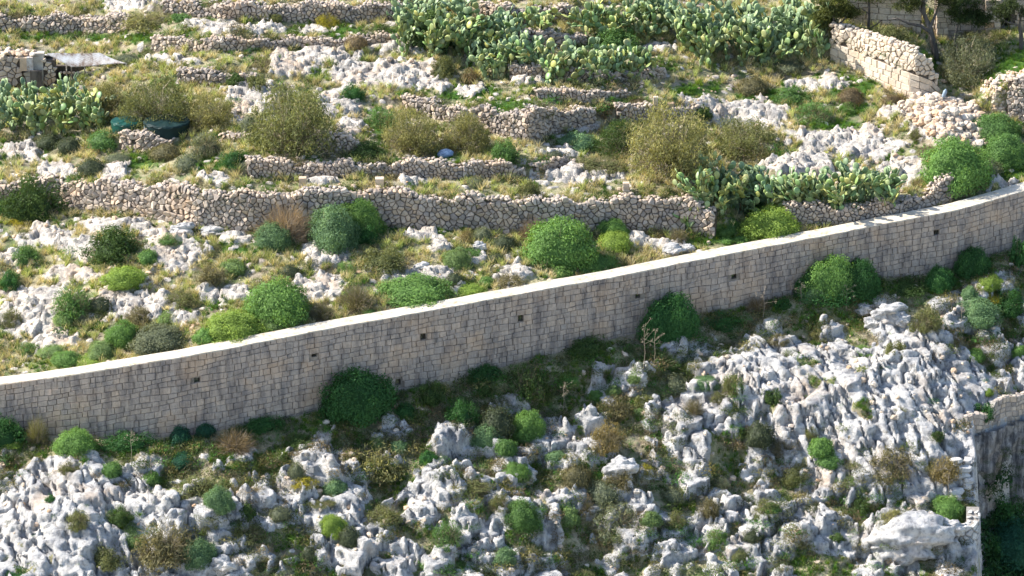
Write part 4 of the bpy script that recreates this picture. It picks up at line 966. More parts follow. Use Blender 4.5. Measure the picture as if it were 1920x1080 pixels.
(1795,378,118,96,'dome','bright','behind the rubble wall stub near the white top'),(1742,295,46,22,'grey','gbrown','rounded, below the rubble spill'),(1718,267,34,28,'brush','olive','below the rubble spill'),(1630,336,30,18,'dome','blue','above the end of the prickly pear row'),
(1410,338,54,26,'grey','gbrown','dry, just above the prickly pear row'),(1822,167,112,88,'airy','grey','with many bare stems, in the yard of the ruined wall'),(1672,86,90,50,'dark','olive','behind the sunlit ruined wall'),(1850,92,98,42,'airy','olive','low, in front of the doorway'),
(1850,335,60,36,'grey','grey','in the shade below the twin domes'),(40,32,80,24,'brush','yolive','dry grass clump on the topmost field'),(150,28,60,24,'brush','yolive','second dry clump on the topmost field'),(270,60,90,44,'brush','yolive','tall dry clump at the gap between topmost walls'),
(1590,215,40,24,'brush','bright','small, in the grass below the ruined wall'),(1360,130,50,22,'brush','gbrown','low, at the edge of the biggest prickly pear thicket'),
# ravine
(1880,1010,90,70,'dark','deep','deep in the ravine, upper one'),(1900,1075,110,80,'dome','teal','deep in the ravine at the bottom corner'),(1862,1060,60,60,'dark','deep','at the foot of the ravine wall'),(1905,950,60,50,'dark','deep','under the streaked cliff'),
]
HOLDER = {}
def solid(px, py, w_, h_, flat=.9):
    w_ *= 1.14; h_ *= 1.12
    p0 = at(px, py); m = float(mpp(p0)); a = w_*m/2; ay = a*flat
    H_ = h_*m
    c = math.sqrt(max((H_-ay*sp)**2-(ay*sp)**2, (H_*.35)**2))/cp
    lim = 1e9
    for P, h in list(WALLS.values()):
        if P[0, 0]-.2 < p0[0] < P[-1, 0]+.2:
            yl = float(np.interp(p0[0], P[:, 0], P[:, 1]))
            if p0[1] < yl+.25: lim = min(lim, yl)
    if p0[1] < wy(p0[0])+.2: lim = min(lim, float(wy(p0[0])))
    if p0[1]+ay*1.7 > lim: ay = max(.5*a, min(ay, (lim+.35-p0[1])/1.6)); c = math.sqrt(max((H_-ay*sp)**2-(ay*sp)**2, (H_*.35)**2))/cp
    q = np.array([p0[0], min(p0[1]+ay*.7, lim-ay*.75), 0.]); q[2] = min(max(float(Hs(q[0], q[1])), p0[2]-.1), p0[2]+c*.3)
    c = min(c, a*1.25 if h_ < w_*1.2 else a*2.4)
    return q, a, ay, c
rs = random.Random(5)
def grow(px, py, w_, h_, form, col, where, label=None, name=None):
    if form == 'dome': w_ *= 1.08
    q, a, ay, c = solid(px, py, w_, h_)
    big = w_ > 50
    key = {'dome': 'dome' if big else 'domes', 'dark': 'dark' if big else 'darks'}.get(form, form)
    me = rs.choice(VAR[key]); lbl = label or ('%s %s %s' % (CNAME[col], SHAPE[form], where))
    root = thing(name or {'dome': 'domed_shrub', 'dark': 'evergreen_bush', 'airy': 'feathery_bush', 'grey': 'cushion_shrub', 'brush': 'scrub_bush', 'dry': 'dry_bush'}[form], lbl, CAT[form], GRP[form], (q[0], q[1], q[2]-.05))
    cc = COL[col]; j = rs.uniform(.88, 1.14)
    rv = rs.uniform(0, 6.28)
    rot = (0, 0, rv)
    if ay < .85*a: rot = (0, 0, math.atan(float(wy(q[0]+1)-wy(q[0]-1))/2) if abs(q[1]-wy(q[0])) < 3.5 else 0.)
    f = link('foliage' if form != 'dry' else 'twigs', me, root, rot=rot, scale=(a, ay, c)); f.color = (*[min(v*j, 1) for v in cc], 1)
    s = link('stems', STEM['many' if form in ('airy', 'brush', 'dry') else 'few'], root, rot=rot, scale=(a*.95, ay*.95, c*.95))
    s.color = {'airy': (.40, .34, .25, 1), 'dry': (.30, .25, .19, 1), 'brush': (.24, .20, .13, 1)}.get(form, (.20, .17, .12, 1))
    return root
seen = {}
for t in SHRUBS:
    l = '%s %s %s' % (CNAME[t[5]], SHAPE[t[4]], t[6])
    if l in seen: print('DUP', l)
    if len(l.split()) > 16: print('LONG', len(l.split()), l)
    seen[l] = 1; grow(*t)
print('shrubs', len(SHRUBS), time.time()-T0)
# ---------------------------------------------------------------- prickly pears
def pad_mesh(seed):
    g = random.Random(seed); k = 10; V = []; out = []
    for i in range(k):
        a = 2*math.pi*i/k; y = -math.cos(a); x = math.sin(a)*(.40+.05*y+g.uniform(-.02, .02)); out.append((x, .5+.5*y))
    for f, t in ((1, 0.), (.72, .055), (.72, -.055)):
        for (x, y) in out: V.append((x*f, t+.05*(y-.5)**2, .5+(y-.5)*f))
    V.append((0, .075, .5)); V.append((0, -.075, .5)); F = []
    for i in range(k):
        j = (i+1) % k; F += [(i, j, k+j, k+i), (j, i, 2*k+i, 2*k+j), (k+i, k+j, 3*k), (2*k+j, 2*k+i, 3*k+1)]
    return mesh_np('pad', np.array(V), F, M_PAD, True, attrs={'tone': np.full(len(V), .5)})
PADS = [pad_mesh(i) for i in range(4)]
def pear(label, poly_px, plants, height_px, seed, most=300, padsz=.54):
    """poly_px: (x0, y0, x1, y1) band of plant feet; height_px(x) of the thicket above the feet"""
    r = random.Random(seed); root = None; pads = []
    x0, y0, x1, y1 = poly_px
    for i in range(plants):
        px = x0+(x1-x0)*(i+r.random())/plants; py = r.uniform(min(y0, y1), max(y0, y1)) if abs(y1-y0) > 0 else y0
        p = at(px, py); m = float(mpp(p)); hm = height_px(px, py)*m/cp*r.uniform(.75, 1.05)
        if root is None: root = thing('prickly_pear', label, 'cactus', 'prickly pear thickets', tuple(p))
        tips = []
        for q in range(r.randint(2, 4)):
            b_ = Vector((p[0]+r.uniform(-.5, .5), p[1]+r.uniform(-.5, .5), 0)); b_.z = float(Hs(b_.x, b_.y))-.08; tips.append((b_, Vector((r.uniform(-.4, .4), r.uniform(-.4, .4), 1)).normalized(), 0))
        nmax = int(12+hm*14)
        while tips and nmax > 0:
            b_, d, lv = tips.pop(0); s = padsz*r.uniform(.72, 1.15); yaw = r.uniform(0, 6.28)
            up = (d+Vector((r.uniform(-.45, .45), r.uniform(-.45, .45), .25))).normalized()
            side = Vector((math.cos(yaw), math.sin(yaw), 0)); fac = up.cross(side).normalized(); side = fac.cross(up)
            M = Matrix((side, fac, up)).transposed(); pads.append((b_.copy(), M, s)); nmax -= 1
            end = b_+up*s*.93
            if end.z < p[2]+hm:
                for _ in range(r.choice((1, 2, 2, 3))):
                    a_ = r.uniform(-.9, .9); o = b_+up*s*(.5+.43*math.cos(a_))+side*s*.38*math.sin(a_); tips.append((o, (up+side*math.sin(a_)*.8+fac*r.uniform(-.5, .5)).normalized(), lv+1))
            r.shuffle(tips)
    pads.sort(key=lambda t: (t[0].y-t[0].z*.4-t[2]*3))
    first = pads[:most]; rest = pads[most:]; rl = Vector(root.location)
    for b_, M, s in first:
        o = bpy.data.objects.new('pad', r.choice(PADS)); C.objects.link(o); o.parent = root; k = r.uniform(.75, 1.3)
        o.matrix_local = Matrix.Translation(b_-rl) @ M.to_4x4() @ Matrix.Scale(s, 4)
        y_ = r.random() < .10; o.color = (.38*k, .38*k, .12, 1) if y_ else (.20*k*r.uniform(.8, 1.3), .27*k, .10*k*r.uniform(.7, 1.3), 1)
    if rest:
        base_me = PADS[0]; vv = np.array([v.co[:] for v in base_me.vertices]); ff = [tuple(p_.vertices) for p_ in base_me.polygons]; VV = []; FF = []; TT = []; o = 0
        for b_, M, s in rest:
            VV.append(vv@np.array(M).T*s+np.array(b_-rl)); FF += [tuple(q+o for q in f) for f in ff]; o += len(vv); TT += [r.uniform(.3, .8)]*len(vv)
        ob = link('pads', mesh_np('pads', np.concatenate(VV), FF, M_PAD, True, attrs={'tone': TT}), root, kind='stuff'); ob.color = (.18, .25, .125, 1)
    return root
pear('prickly pear thicket in front of the stone hut, beside the green tub', (-10, 218, 205, 262), 17, lambda x, y: 78 if 60 < x < 165 else 62, 1)
pear('tallest prickly pear thicket on the upper terrace, around a round dark bush', (752, 62, 965, 108), 22, lambda x, y: 82 if x < 900 else 55, 2)
pear('small prickly pear clump on the topmost terrace before the stone heap wall', (965, 55, 1040, 62), 5, lambda x, y: 30, 3)
pear('front row of prickly pears sprawling along a low stone wall', (885, 118, 1140, 156), 20, lambda x, y: 42, 4)
pear('sprawling end of the prickly pear row, mixed with dry grass', (1125, 128, 1225, 150), 8, lambda x, y: 36, 5)
pear('upper prickly pear thicket running down to the biggest one', (1105, 40, 1290, 82), 15, lambda x, y: 52, 6)
pear('biggest prickly pear thicket, beside the sunlit ruined wall', (1278, 60, 1545, 128), 34, lambda x, y: 74, 7)
pear('dark prickly pear clump growing over the end of the long rubble wall', (1296, 372, 1425, 402), 15, lambda x, y: 72, 8)
pear('long row of prickly pears behind the rubble wall stub', (1428, 368, 1685, 392), 24, lambda x, y: 50, 9)
print('pears', time.time()-T0)

# ---------------------------------------------------------------- trees
mbk, n, b = newmat('bark'); n.links.new(ramp(n, tex(n, 5, 6, .7, stretch=(1, 1, .2)), [(.3, (.045, .038, .033)), (.7, (.17, .15, .13))]), b.inputs['Base Color']); M_BARK = mbk
def tree(label, px, py, pts, rads, limbs, crowns, col, seed, tint=None):
    """pts etc. in metres from the foot: x across, z up, y depth"""
    p = at(px, py); root = thing('tree', label, 'tree', 'trees by the ruined yard', (p[0], p[1], p[2]-.15))
    V, F, T = tube(pts, rads, 8); tr = link('trunk', mesh_np('trunk', V, F, M_BARK, True, attrs={'tone': T}), root)
    for lp, lr in limbs:
        V, F, T = tube(lp, lr, 6); link('limb', mesh_np('limb', V, F, M_BARK, True, attrs={'tone': T}), root)
    g = np.random.default_rng(seed); parts = []
    for cx, cy, cz, rx, rz, k in crowns:
        nb = max(6, int(k/120)); 
        for _ in range(nb):
            d = unit(g.normal(size=3))*g.uniform(.3, 1)**.6; c = np.array([cx+d[0]*rx, cy+d[1]*rx*.8, cz+d[2]*rz]); br = g.uniform(.25, .5)
            q = g.normal(size=(120, 3))*br*.5*[1.15, 1.1, .7]; parts.append(cards(c+q, unit(g.normal(size=(120, 3))+[0, 0, .4]), .10, g, .4, np.clip(.5+g.uniform(-.2, .2)+g.normal(0, .14, 120), 0, 1), .5))
        # twigs to the clumps
        A = np.tile(np.array([[cx, cy, cz-rz*.7]]), (40, 1)); B = np.array([cx, cy, cz])+g.normal(size=(40, 3))*[rx*.6, rx*.5, rz*.6]; v, f, t = ribbons(A, B, np.full(40, .022), g, .12); parts.append((v, f, t*0))
    V, F, T = join(parts); o = link('crown', mesh_np('crown', V, F, M_LEAF, attrs={'tone': T}), root); o.color = (*col, 1)
tree('big dark leaning tree with a low side branch, behind the ruined wall', 1755, 110,
     [(0, 0, 0), (-.15, 0, 1.1), (-.45, .1, 2.2), (-.9, .1, 3.3), (-1.0, .2, 4.6), (-1.2, .3, 6.)], [.27, .22, .20, .15, .11, .06],
     [([(-.4, 0, 2.0), (-1.1, -.1, 2.5), (-1.9, -.2, 2.7), (-2.7, -.3, 3.1), (-3.3, -.3, 3.0)], [.14, .12, .10, .07, .03]), ([(-.5, 0, 2.3), (-.1, .1, 3.3), (.2, .1, 4.4)], [.12, .08, .05]), ([(-.9, .1, 3.2), (-1.6, .2, 4.2), (-2., .3, 5.)], [.1, .07, .04])],
     [(-1.9, 0, 4.1, 1.1, .6, 2000), (.6, .2, 4.3, .9, .6, 1700), (-.6, .3, 5.8, 2.0, .9, 3600), (-2.9, 0, 5.2, 1.0, .8, 1600)], (.085, .105, .035), 1)
tree('slim pale trunked tree beside the big dark leaning one', 1791, 112,
     [(0, 0, 0), (-.08, 0, .9), (-.05, 0, 1.8), (.12, 0, 2.8), (.3, 0, 4.2)], [.11, .09, .085, .07, .04], [([(.1, 0, 2.6), (.9, .1, 3.3), (1.7, .1, 3.5)], [.06, .045, .02])],
     [(.6, 0, 3.3, 1.3, .5, 3000), (1.7, .1, 3.0, 1.1, .35, 1500), (.2, .2, 4.4, 1.6, .7, 3000)], (.05, .08, .025), 2)
tree('small straight tree standing on the top of the ruined wall', 1628, 56,
     [(0, 0, 0), (.02, 0, 1.), (0, 0, 2.2), (.05, 0, 3.4)], [.11, .10, .08, .05], [([(0, 0, 1.3), (-.5, -.1, 1.7), (-1.2, -.2, 1.8)], [.06, .045, .02]), ([(0, 0, .2), (.6, -.1, .6), (.9, -.1, .9)], [.06, .04, .02]), ([(0, 0, .2), (-.6, -.1, .35), (-1.2, -.1, .1)], [.06, .04, .02])],
     [(-.3, 0, 2.9, 1.6, .6, 2600)], (.07, .10, .03), 3)
tree('bushy olive tree between the biggest prickly pears and the ruined wall', 1560, 72,
     [(0, 0, 0), (.1, 0, 1.0), (.05, 0, 2.2)], [.16, .13, .08], [([(.1, 0, .8), (.8, 0, 1.5), (1.1, 0, 2.2)], [.09, .06, .03])],
     [(-.1, 0, 1.7, 1.1, .8, 3200), (1.0, .1, 2.0, .8, .6, 1800), (-.3, .2, 2.7, 1.3, .7, 2400)], (.10, .12, .035), 4)
tree('dark tree in front of the doorway of the stone building', 1916, 92,
     [(0, 0, 0), (-.1, 0, 1.2), (-.25, 0, 2.0), (-.1, 0, 3.2)], [.17, .14, .12, .07], [([(-.2, 0, 1.8), (-1.1, -.1, 2.1), (-2.0, -.1, 2.6)], [.09, .07, .03])],
     [(-1.4, 0, 3.0, 1.3, .5, 2400), (.5, .1, 2.9, 1.1, .6, 2000)], (.045, .065, .022), 5)

# ---------------------------------------------------------------- stone building and light wall behind the trees
def boxmesh(x0, x1, y0, y1, z0, z1, bev=.02):
    V = [(x, y, z) for z in (z0, z1) for x, y in ((x0, y0), (x1, y0), (x1, y1), (x0, y1))]
    return V, [(0, 1, 5, 4), (1, 2, 6, 5), (2, 3, 7, 6), (3, 0, 4, 7), (4, 5, 6, 7), (3, 2, 1, 0)]
mdk, n, b = newmat('painted_dark_interior'); b.inputs['Base Color'].default_value = (.02, .018, .016, 1); M_DARK = mdk
def flat_ashlar(root, P0, P1, h, size, mat, seed, thick=.5, holes=(), most=120, name='block'):
    r = random.Random(seed); path = Path([P0, P1]); fr = lambda u, v, w_: path.at(u, w_, P0[2]-.3+v)
    cells = [c for c in ashlar_cells(path.L, lambda u: h+.3, lambda u: 0., size, size*1.3, size*2.4, r, .012)]
    def ok(c):
        cu = sum(q[0] for q in c)/4; cv = sum(q[1] for q in c)/4-.3; return not any(a < cu < b_ and c0 < cv < d for a, b_, c0, d in holes)
    lay(root, [stone_piece(c, fr, r, .14, .02, .06, .01) for c in cells if ok(c)], mat, r, name=name, stuff='blocks', most=most)
    return path
pb = at(1753, 84); pc = at(1950, 84); Lb = pc[0]-pb[0]; y_b = pb[1]+1.0; zb = float(Hs((pb[0]+pc[0])/2, y_b))-.1
root = thing('stone_building', 'old brown stone building with a dark doorway behind the trees', 'building', None, (pb[0], y_b, zb))
m = float(mpp(pb)); dx0 = (1877-1753)*m; dx1 = (1896-1753)*m; dh = 62*m/cp
path = flat_ashlar(root, (pb[0], y_b, zb), (pb[0]+Lb, y_b, zb), 3.6, .36, M_DRY, 1, holes=[(dx0, dx1, -.5, dh)])
for (a, b_, z0, z1) in [(0.02, dx0, -.6, 3.58), (dx1, Lb, -.6, 3.58), (dx0, dx1, dh, 3.58)]:
    V, F = boxmesh(a, b_, .06, .7, z0, z1); link('wall', mesh_np('wall', V, F, M_JOINT), root)
V, F = boxmesh(dx0-.3, dx1+.3, .75, .8, -.5, dh+.3); link('doorway', mesh_np('doorway', V, F, M_DARK), root)  # near-black panel behind the opening paints in the unlit interior
V, F = boxmesh(-.1, Lb+.1, .02, 5, 3.6, 3.85); link('roof', mesh_np('roof', V, F, M_RUB, attrs={'tone': [.4]*8}), root)
for (a, b_) in ((1847, 1877), (1756, 1779)):
    aa, bb = (a-1753)*m, (b_-1753)*m
    pcs = [stone_piece(c, (lambda u, v, w_, aa=aa: (pb[0]+aa+u, y_b-.30-w_, zb-.3+v)), rs, .3, .02, .05, .01) for c in ashlar_cells(bb-aa, lambda u: 2.9, lambda u: 0., .4, .5, .9, rs, .01)]
    s_ = link('buttress', None, root, loc=(0, 0, 0)) if False else None
    lay(root, pcs, M_BRI if a == 1756 else M_RUB, rs, name='buttress_block', most=60)
p0 = at(1580, 56); p1 = at(1690, 62)
root = thing('boundary_wall', 'pale high wall of large squared stones behind the small straight tree', 'wall', 'tall walls by the ruined yard', tuple(p0+np.array([0, .6, -.1])))
yy = p0[1]+.8; zz = float(Hs(p0[0]+1, yy))
pth = flat_ashlar(root, (p0[0], yy, zz), (p1[0]+1.4, yy-.6, zz), 2.4, .38, M_BRI, 2, most=200)
V = []; F = []
core(root, Path([(p0[0], yy, zz), (p1[0]+1.4, yy-.6, zz)]), lambda u: zz+2.4, .6, M_JOINT, 'wall_core', inset=.05, drop=.03)
# pale path strip in the yard
# ---------------------------------------------------------------- stone hut
M_IRON, n, b = newmat('weathered_roof_sheet', .5, .4)
c = ramp(n, tex(n, 1.2, 6, .7, stretch=(1, .4, 1)), [(.42, (.22, .16, .12)), (.50, (.44, .40, .37)), (.62, (.60, .59, .58))]); n.links.new(c, b.inputs['Base Color'])
mpl, n, b = newmat('old_plaster'); n.links.new(ramp(n, tex(n, 2, 5), [(.3, (.42, .36, .30)), (.7, (.66, .60, .52))]), b.inputs['Base Color']); M_PLA = mpl
mgr, n, b = newmat('grey_netting'); n.links.new(ramp(n, tex(n, 3, 5), [(.3, (.06, .06, .06)), (.7, (.20, .19, .18))]), b.inputs['Base Color']); M_NET = mgr
hp = at(95, 178); m = float(mpp(hp)); X0 = lambda px: (px-95)*m
ky = .7; root = thing('stone_hut', 'low stone hut with a sagging pale metal roof and open front, behind the prickly pears', 'hut', None, (hp[0], hp[1]+ky, float(Hs(hp[0], hp[1]+ky))))
zr = lambda px_, py_, dy: (178-py_)*m/cp-dy*math.tan(PITCH)+0.0-(float(root.location.z)-hp[2])
def wallbit(pxa, pxb, pyt, dy, mat, size, nm, ashl=False):
    a, b_ = X0(pxa), X0(pxb); zt_ = zr(0, pyt, dy+ky)
    cells = rubble_cells(b_-a, lambda u: zt_+.6, size, rs, .02)
    pcs = [stone_piece(cc, (lambda u, v, w_: (root.location.x+a+u, root.location.y+dy-w_, root.location.z-.6+v)), rs, .15, .07, .2, .1) for cc in cells]
    lay(root, pcs, mat, rs, name='stone', most=90)
    V, F = boxmesh(a, b_, dy+.08, dy+1.0, -.6, zt_-.05); link(nm, mesh_np(nm, V, F, M_JOINT), root); return a, b_, zt_
wallbit(-20, 36, 108, .2, M_DRY, .42, 'side_wall')
a, b_, zt_ = wallbit(36, 62, 132, .5, M_PLA, .5, 'low_wall')
V, F = boxmesh(X0(62), X0(82), .4, .9, -.5, zr(0, 100, ky+.4)); link('plaster_pier', mesh_np('plaster_pier', V, F, M_PLA), root)
wallbit(80, 102, 112, .3, M_RUB, .33, 'front_wall')
V, F = boxmesh(X0(56), X0(78), -.1, .12, -.6, zr(0, 132, ky)); link('wooden_board', mesh_np('wooden_board', V, F, M_BARK), root)
V, F = boxmesh(X0(37), X0(50), .1, .5, zr(0, 134, ky), zr(0, 110, ky)); link('shutter_box', mesh_np('shutter_box', V, F, M_RUB, attrs={'tone': [.3]*8}), root)
V, F = boxmesh(X0(50), X0(62), .05, .5, zr(0, 134, ky), zr(0, 109, ky)); link('white_panel', mesh_np('white_panel', V, F, M_IRON), root)
V, F = boxmesh(X0(100), X0(236), 1.3, 1.6, -.5, zr(0, 122, ky+1.3)); link('back_wall', mesh_np('back_wall', V, F, M_JOINT), root)
V, F = boxmesh(X0(172), X0(236), .5, .8, -.5, zr(0, 131, ky+.5)); link('parapet', mesh_np('parapet', V, F, M_DRY, attrs={'tone': [.6]*8}), root)
V, F = boxmesh(X0(130), X0(172), .3, .6, -.6, zr(0, 138, ky+.3)); link('netting', mesh_np('netting', V, F, M_NET), root)
pcs = [boulder_piece((root.location.x+X0(q), root.location.y+.4, root.location.z+zr(0, 138, ky+.3)+.05), .3, rs, .6) for q in range(112, 172, 8)]
lay(root, pcs, M_RUB, rs, name='stone')
for q, t in ((133, 121), (124, 118), (158, 124), (236, 119), (219, 126)):
    V, F, T = tube([(X0(q), .25, -.3), (X0(q), .25, zr(0, t, ky+.25))], [.045, .045], 6); link('post', mesh_np('post', V, F, M_IRON), root)
# roof sheets: corrugated strips
def sheet_roof(corners, nu, nm, thick=.05):
    (ax, ay_, az), (bx, by, bz), (cx, cy, cz), (dx_, dy_, dz) = corners; V = []; F = []
    nv = 6
    for i in range(nu+1):
        for j in range(nv+1):
            s, t = i/nu, j/nv; 
            P = np.array([ax, ay_, az])*(1-s)*(1-t)+np.array([bx, by, bz])*s*(1-t)+np.array([cx, cy, cz])*s*t+np.array([dx_, dy_, dz])*(1-s)*t
            P[2] += .025*(i % 2)-.10*math.sin(math.pi*t)*s+.03*math.sin(7*s+3*t); V.append(P)
    for i in range(nu):
        for j in range(nv): a = i*(nv+1)+j; F.append((a, a+nv+1, a+nv+2, a+1))
    k = len(V); V += [v-np.array([0, 0, thick]) for v in V]; F += [tuple(q+k for q in f[::-1]) for f in F]
    for j in range(nv):
        for a in (j, nu*(nv+1)+j): F.append((a, a+1, a+1+k, a+k))
    for i in range(nu):
        for a in (i*(nv+1), i*(nv+1)+nv): F.append((a, a+nv+1, a+nv+1+k, a+k))
    link(nm, mesh_np(nm, np.array(V), F, M_IRON), root)
def rp(px_, py_, dy): return (X0(px_), dy, zr(0, py_, dy+ky))
sheet_roof([rp(86, 100, .6), rp(187, 98, 1.4), rp(238, 119, .3), rp(134, 125, .1)][0:1]+[rp(187, 99, .75), rp(238, 118, .2), rp(134, 125, .1)], 26, 'metal_roof')
sheet_roof([rp(36, 104, 1.0), rp(100, 98, 1.4), rp(88, 103, .5), rp(30, 110, .1)], 8, 'metal_roof')
pcs = [boulder_piece((root.location.x+X0(rs.uniform(-8, 62)), root.location.y+rs.uniform(.3, 1.2), root.location.z+zr(0, 106, ky+.6)+rs.uniform(-.05, .35)), rs.uniform(.3, .6), rs, .4) for q in range(60)]
lay(root, pcs, M_RUB, rs, name='roof_stone')

# ---------------------------------------------------------------- water tubs, sheet, bag, small finds
def plainmat(nm, col, rough=.5, spec=.3, var=.25):
    m_, n, b = newmat(nm, rough, spec); n.links.new(ramp(n, tex(n, 2.5, 5), [(.3, tuple(v*(1-var) for v in col)), (.7, tuple(v*(1+var) for v in col))]), b.inputs['Base Color']); return m_
M_TUB = plainmat('green_plastic', (.005, .055, .042)); M_TARP = plainmat('shade_dark_green_sheet', (.004, .022, .022), .6); M_BAG = plainmat('pale_blue_sack', (.45, .55, .58), .8); M_BLUE = plainmat('blue_plastic', (.12, .18, .28), .5); M_CAN = plainmat('grey_blue_metal', (.25, .32, .38), .4)
def drum(px, py, w_, h_, label, mat, nm, cat, seed):
    p = at(px, py); m = float(mpp(p)); a = w_*m/2; hh = h_*m/cp*.85; r = random.Random(seed); root = thing(nm, label, cat, None, (p[0], p[1]+a*.4, p[2]))
    k = 40; V = []; zs = [(-.3, .97), (hh*.2, .98), (hh*.8, 1.), (hh*.97, 1.01), (hh, .99), (hh-.03, .93)]
    for z, f in zs:
        for i in range(k): q = 6.283*i/k; ff = f*(1+.012*math.sin(i*math.pi*.5)*(z < hh*.9)); V.append((math.cos(q)*a*ff, math.sin(q)*a*.85*ff, z+r.uniform(-.01, .01)))
    F = [(j*k+i, j*k+(i+1) % k, (j+1)*k+(i+1) % k, (j+1)*k+i) for j in range(len(zs)-1) for i in range(k)]
    link('tub_body', mesh_np('tub_body', V, F, mat, True), root)
    V = [(0, 0, hh+.05)]+[(math.cos(6.283*i/k)*a*.95, math.sin(6.283*i/k)*a*.8, hh+.0+.03*math.sin(i*1.3)) for i in range(k)]
    V += [(math.cos(6.283*i/k)*a*1.03, math.sin(6.283*i/k)*a*.88, hh-.10-.05*math.sin(i*2.1)) for i in range(k)]
    F = [(0, 1+i, 1+(i+1) % k) for i in range(k)]+[(1+i, 1+k+i, 1+k+(i+1) % k, 1+(i+1) % k) for i in range(k)]
    link('cover', mesh_np('cover', V, F, mat, False), root)
    return root
drum(238, 247, 60, 20, 'round green water tub with a sheet tied over it, behind the low grey wall', M_TUB, 'water_tub', 'tub', 1)
drum(312, 254, 86, 26, 'wider dark green covered tub under the big olive bush', M_TARP, 'water_tub', 'tub', 2)  # sheet's own dark green, darkened further to paint in the bush's shade
def lump(px, py, w_, h_, label, mat, nm, cat, seed, lift=0., depth=.8):
    p = at(px, py); m = float(mpp(p)); V = DV.copy(); g = fbm(V[:, 0]*1.6+seed, V[:, 1]*1.6+V[:, 2]*2.1, seed, 3); V = V*(.8+.45*g)[:, None]*np.array([w_*m/2, w_*m/2*depth, h_*m/cp/2])
    return link(nm, mesh_np(nm, V, DF, mat, True), None, label, cat, None, 'thing', (p[0], p[1]+.2, p[2]+h_*m/cp*.42+lift))
lump(277, 252, 15, 24, 'pale blue plastic sack slumped between the two green tubs', M_BAG, 'plastic_sack', 'sack', 3)
lump(835, 296, 30, 14, 'crumpled blue plastic sheet caught in the feathery bushes', M_BLUE, 'plastic_sheet', 'sheet', 4)
p = at(1768, 190); V, F, T = tube([(0, 0, 0), (.04, 0, .1), (.14, 0, .42), (.15, 0, .5), (.17, 0, .56)], [.10, .13, .13, .06, .05], 10)
link('metal_can', mesh_np('metal_can', V, F, M_CAN, True), None, 'small grey blue metal can lying on top of the rubble spill', 'can', None, 'thing', (p[0], p[1], p[2]+.3))
# flower spike dead stalks standing in front of the wall
M_DEAD = plainmat('dead_stalk', (.33, .27, .2), .9, .1)
def stalk(px, py, h_, label, seed, col=None):
    p = at(px, py); m = float(mpp(p)); g = np.random.default_rng(seed); H_ = h_*m/cp; parts = [tube([(0, 0, -.1), (.04*H_, 0, H_*.4), (.02*H_, 0, H_*.75), (.05*H_, 0, H_)], [.016, .013, .010, .006], 4)]
    for k in range(9):
        z = H_*g.uniform(.5, .95); d = g.normal(size=3)*[1, .6, 0]; L = g.uniform(.12, .3)*H_*.6; e = np.array([.03*H_+d[0]*L, d[1]*L, z+L*.8]); parts.append(tube([(.03*H_, 0, z), e], [.009, .005], 3))
        parts.append(cards(e+g.normal(size=(14, 3))*.05, unit(g.normal(size=(14, 3))), .035, g, .6))
    V, F, T = join(parts); link('dead_stalk', mesh_np('dead_stalk', V, F, M_DEAD), None, label, 'stalk', 'dead flower stalks', 'thing', tuple(p))
for i, (a, b_, c_, l) in enumerate([(1205, 700, 95, 'tallest dead branching stalk, before the large shaded dome at the wall'),(1225, 690, 70, 'shorter dead stalk close beside the tallest one'),(1430, 600, 60, 'dead stalk among the red twigs at the wall foot'),(1500, 575, 45, 'dead stalk beside the big clump before the wall'),
  (1585, 590, 50, 'dead stalk in front of the big clump before the wall'),(245, 870, 60, 'dead stalk in the shaded hollow under the long wall'),(282, 905, 50, 'dead stalk behind the small bright ball in the hollow'),(1680, 405, 60, 'thin dead stalk before the rubble wall stub'),
  (1775, 945, 60, 'thin bare stem beside the stone steps'),(101, 540, 45, 'thin bare stem on the slope of broken rocks'),(278, 430, 45, 'dead stalk against the long rubble wall'),(1800, 615, 50, 'dead stalk beside the broad bluish dome'),(1055, 775, 60, 'bare trunk like stalk under the small bright crown')]): stalk(a, b_, c_, l, i)

# ---------------------------------------------------------------- ground cover nobody could count
def scatter(name, tmpl, P, S, tint, mat, kind='stuff', squash=1.):
    VV, FF, TT, CC = [], [], [], []; o = 0; g = np.random.default_rng(len(P)); which = g.integers(0, len(tmpl), len(P)); 
    for t in range(len(tmpl)):
        sel = np.where(which == t)[0]
        if not len(sel): continue
        V, F, T = tmpl[t]; a = g.uniform(0, 6.283, len(sel)); ca, sa = np.cos(a)[:, None], np.sin(a)[:, None]; s = S[sel][:, None]
        X = (V[None, :, 0]*ca-V[None, :, 1]*sa)*s+P[sel, 0:1]; Y = (V[None, :, 0]*sa+V[None, :, 1]*ca)*s+P[sel, 1:2]; Z_ = V[None, :, 2]*s*squash*g.uniform(.7, 1.3, (len(sel), 1))+P[sel, 2:3]
        VV.append(np.stack([X, Y, Z_], -1).reshape(-1, 3)); FF.append((F[None]+(np.arange(len(sel))*len(V))[:, None, None]).reshape(-1, F.shape[1])+o); o += len(sel)*len(V)
        TT.append(np.tile(T, len(sel))); CC.append(np.repeat(tint[sel], len(V), 0))
    link(name, mesh_np(name, np.concatenate(VV), np.concatenate(FF), mat, attrs={'tone': np.concatenate(TT), 'tint': np.concatenate(CC)}), kind=kind)
def tuft(seed, k, spread=.55, wid=.035):
    g = np.random.default_rng(seed); A = np.zeros((k, 3)); A[:, :2] = g.normal(0, .12, (k, 2)); D = unit(np.concatenate([g.normal(0, spread, (k, 2)), np.ones((k, 1))], 1)); return ribbons(A, A+D*g.uniform(.5, 1.1, (k, 1)), np.full(k, wid), g, .12, 2)
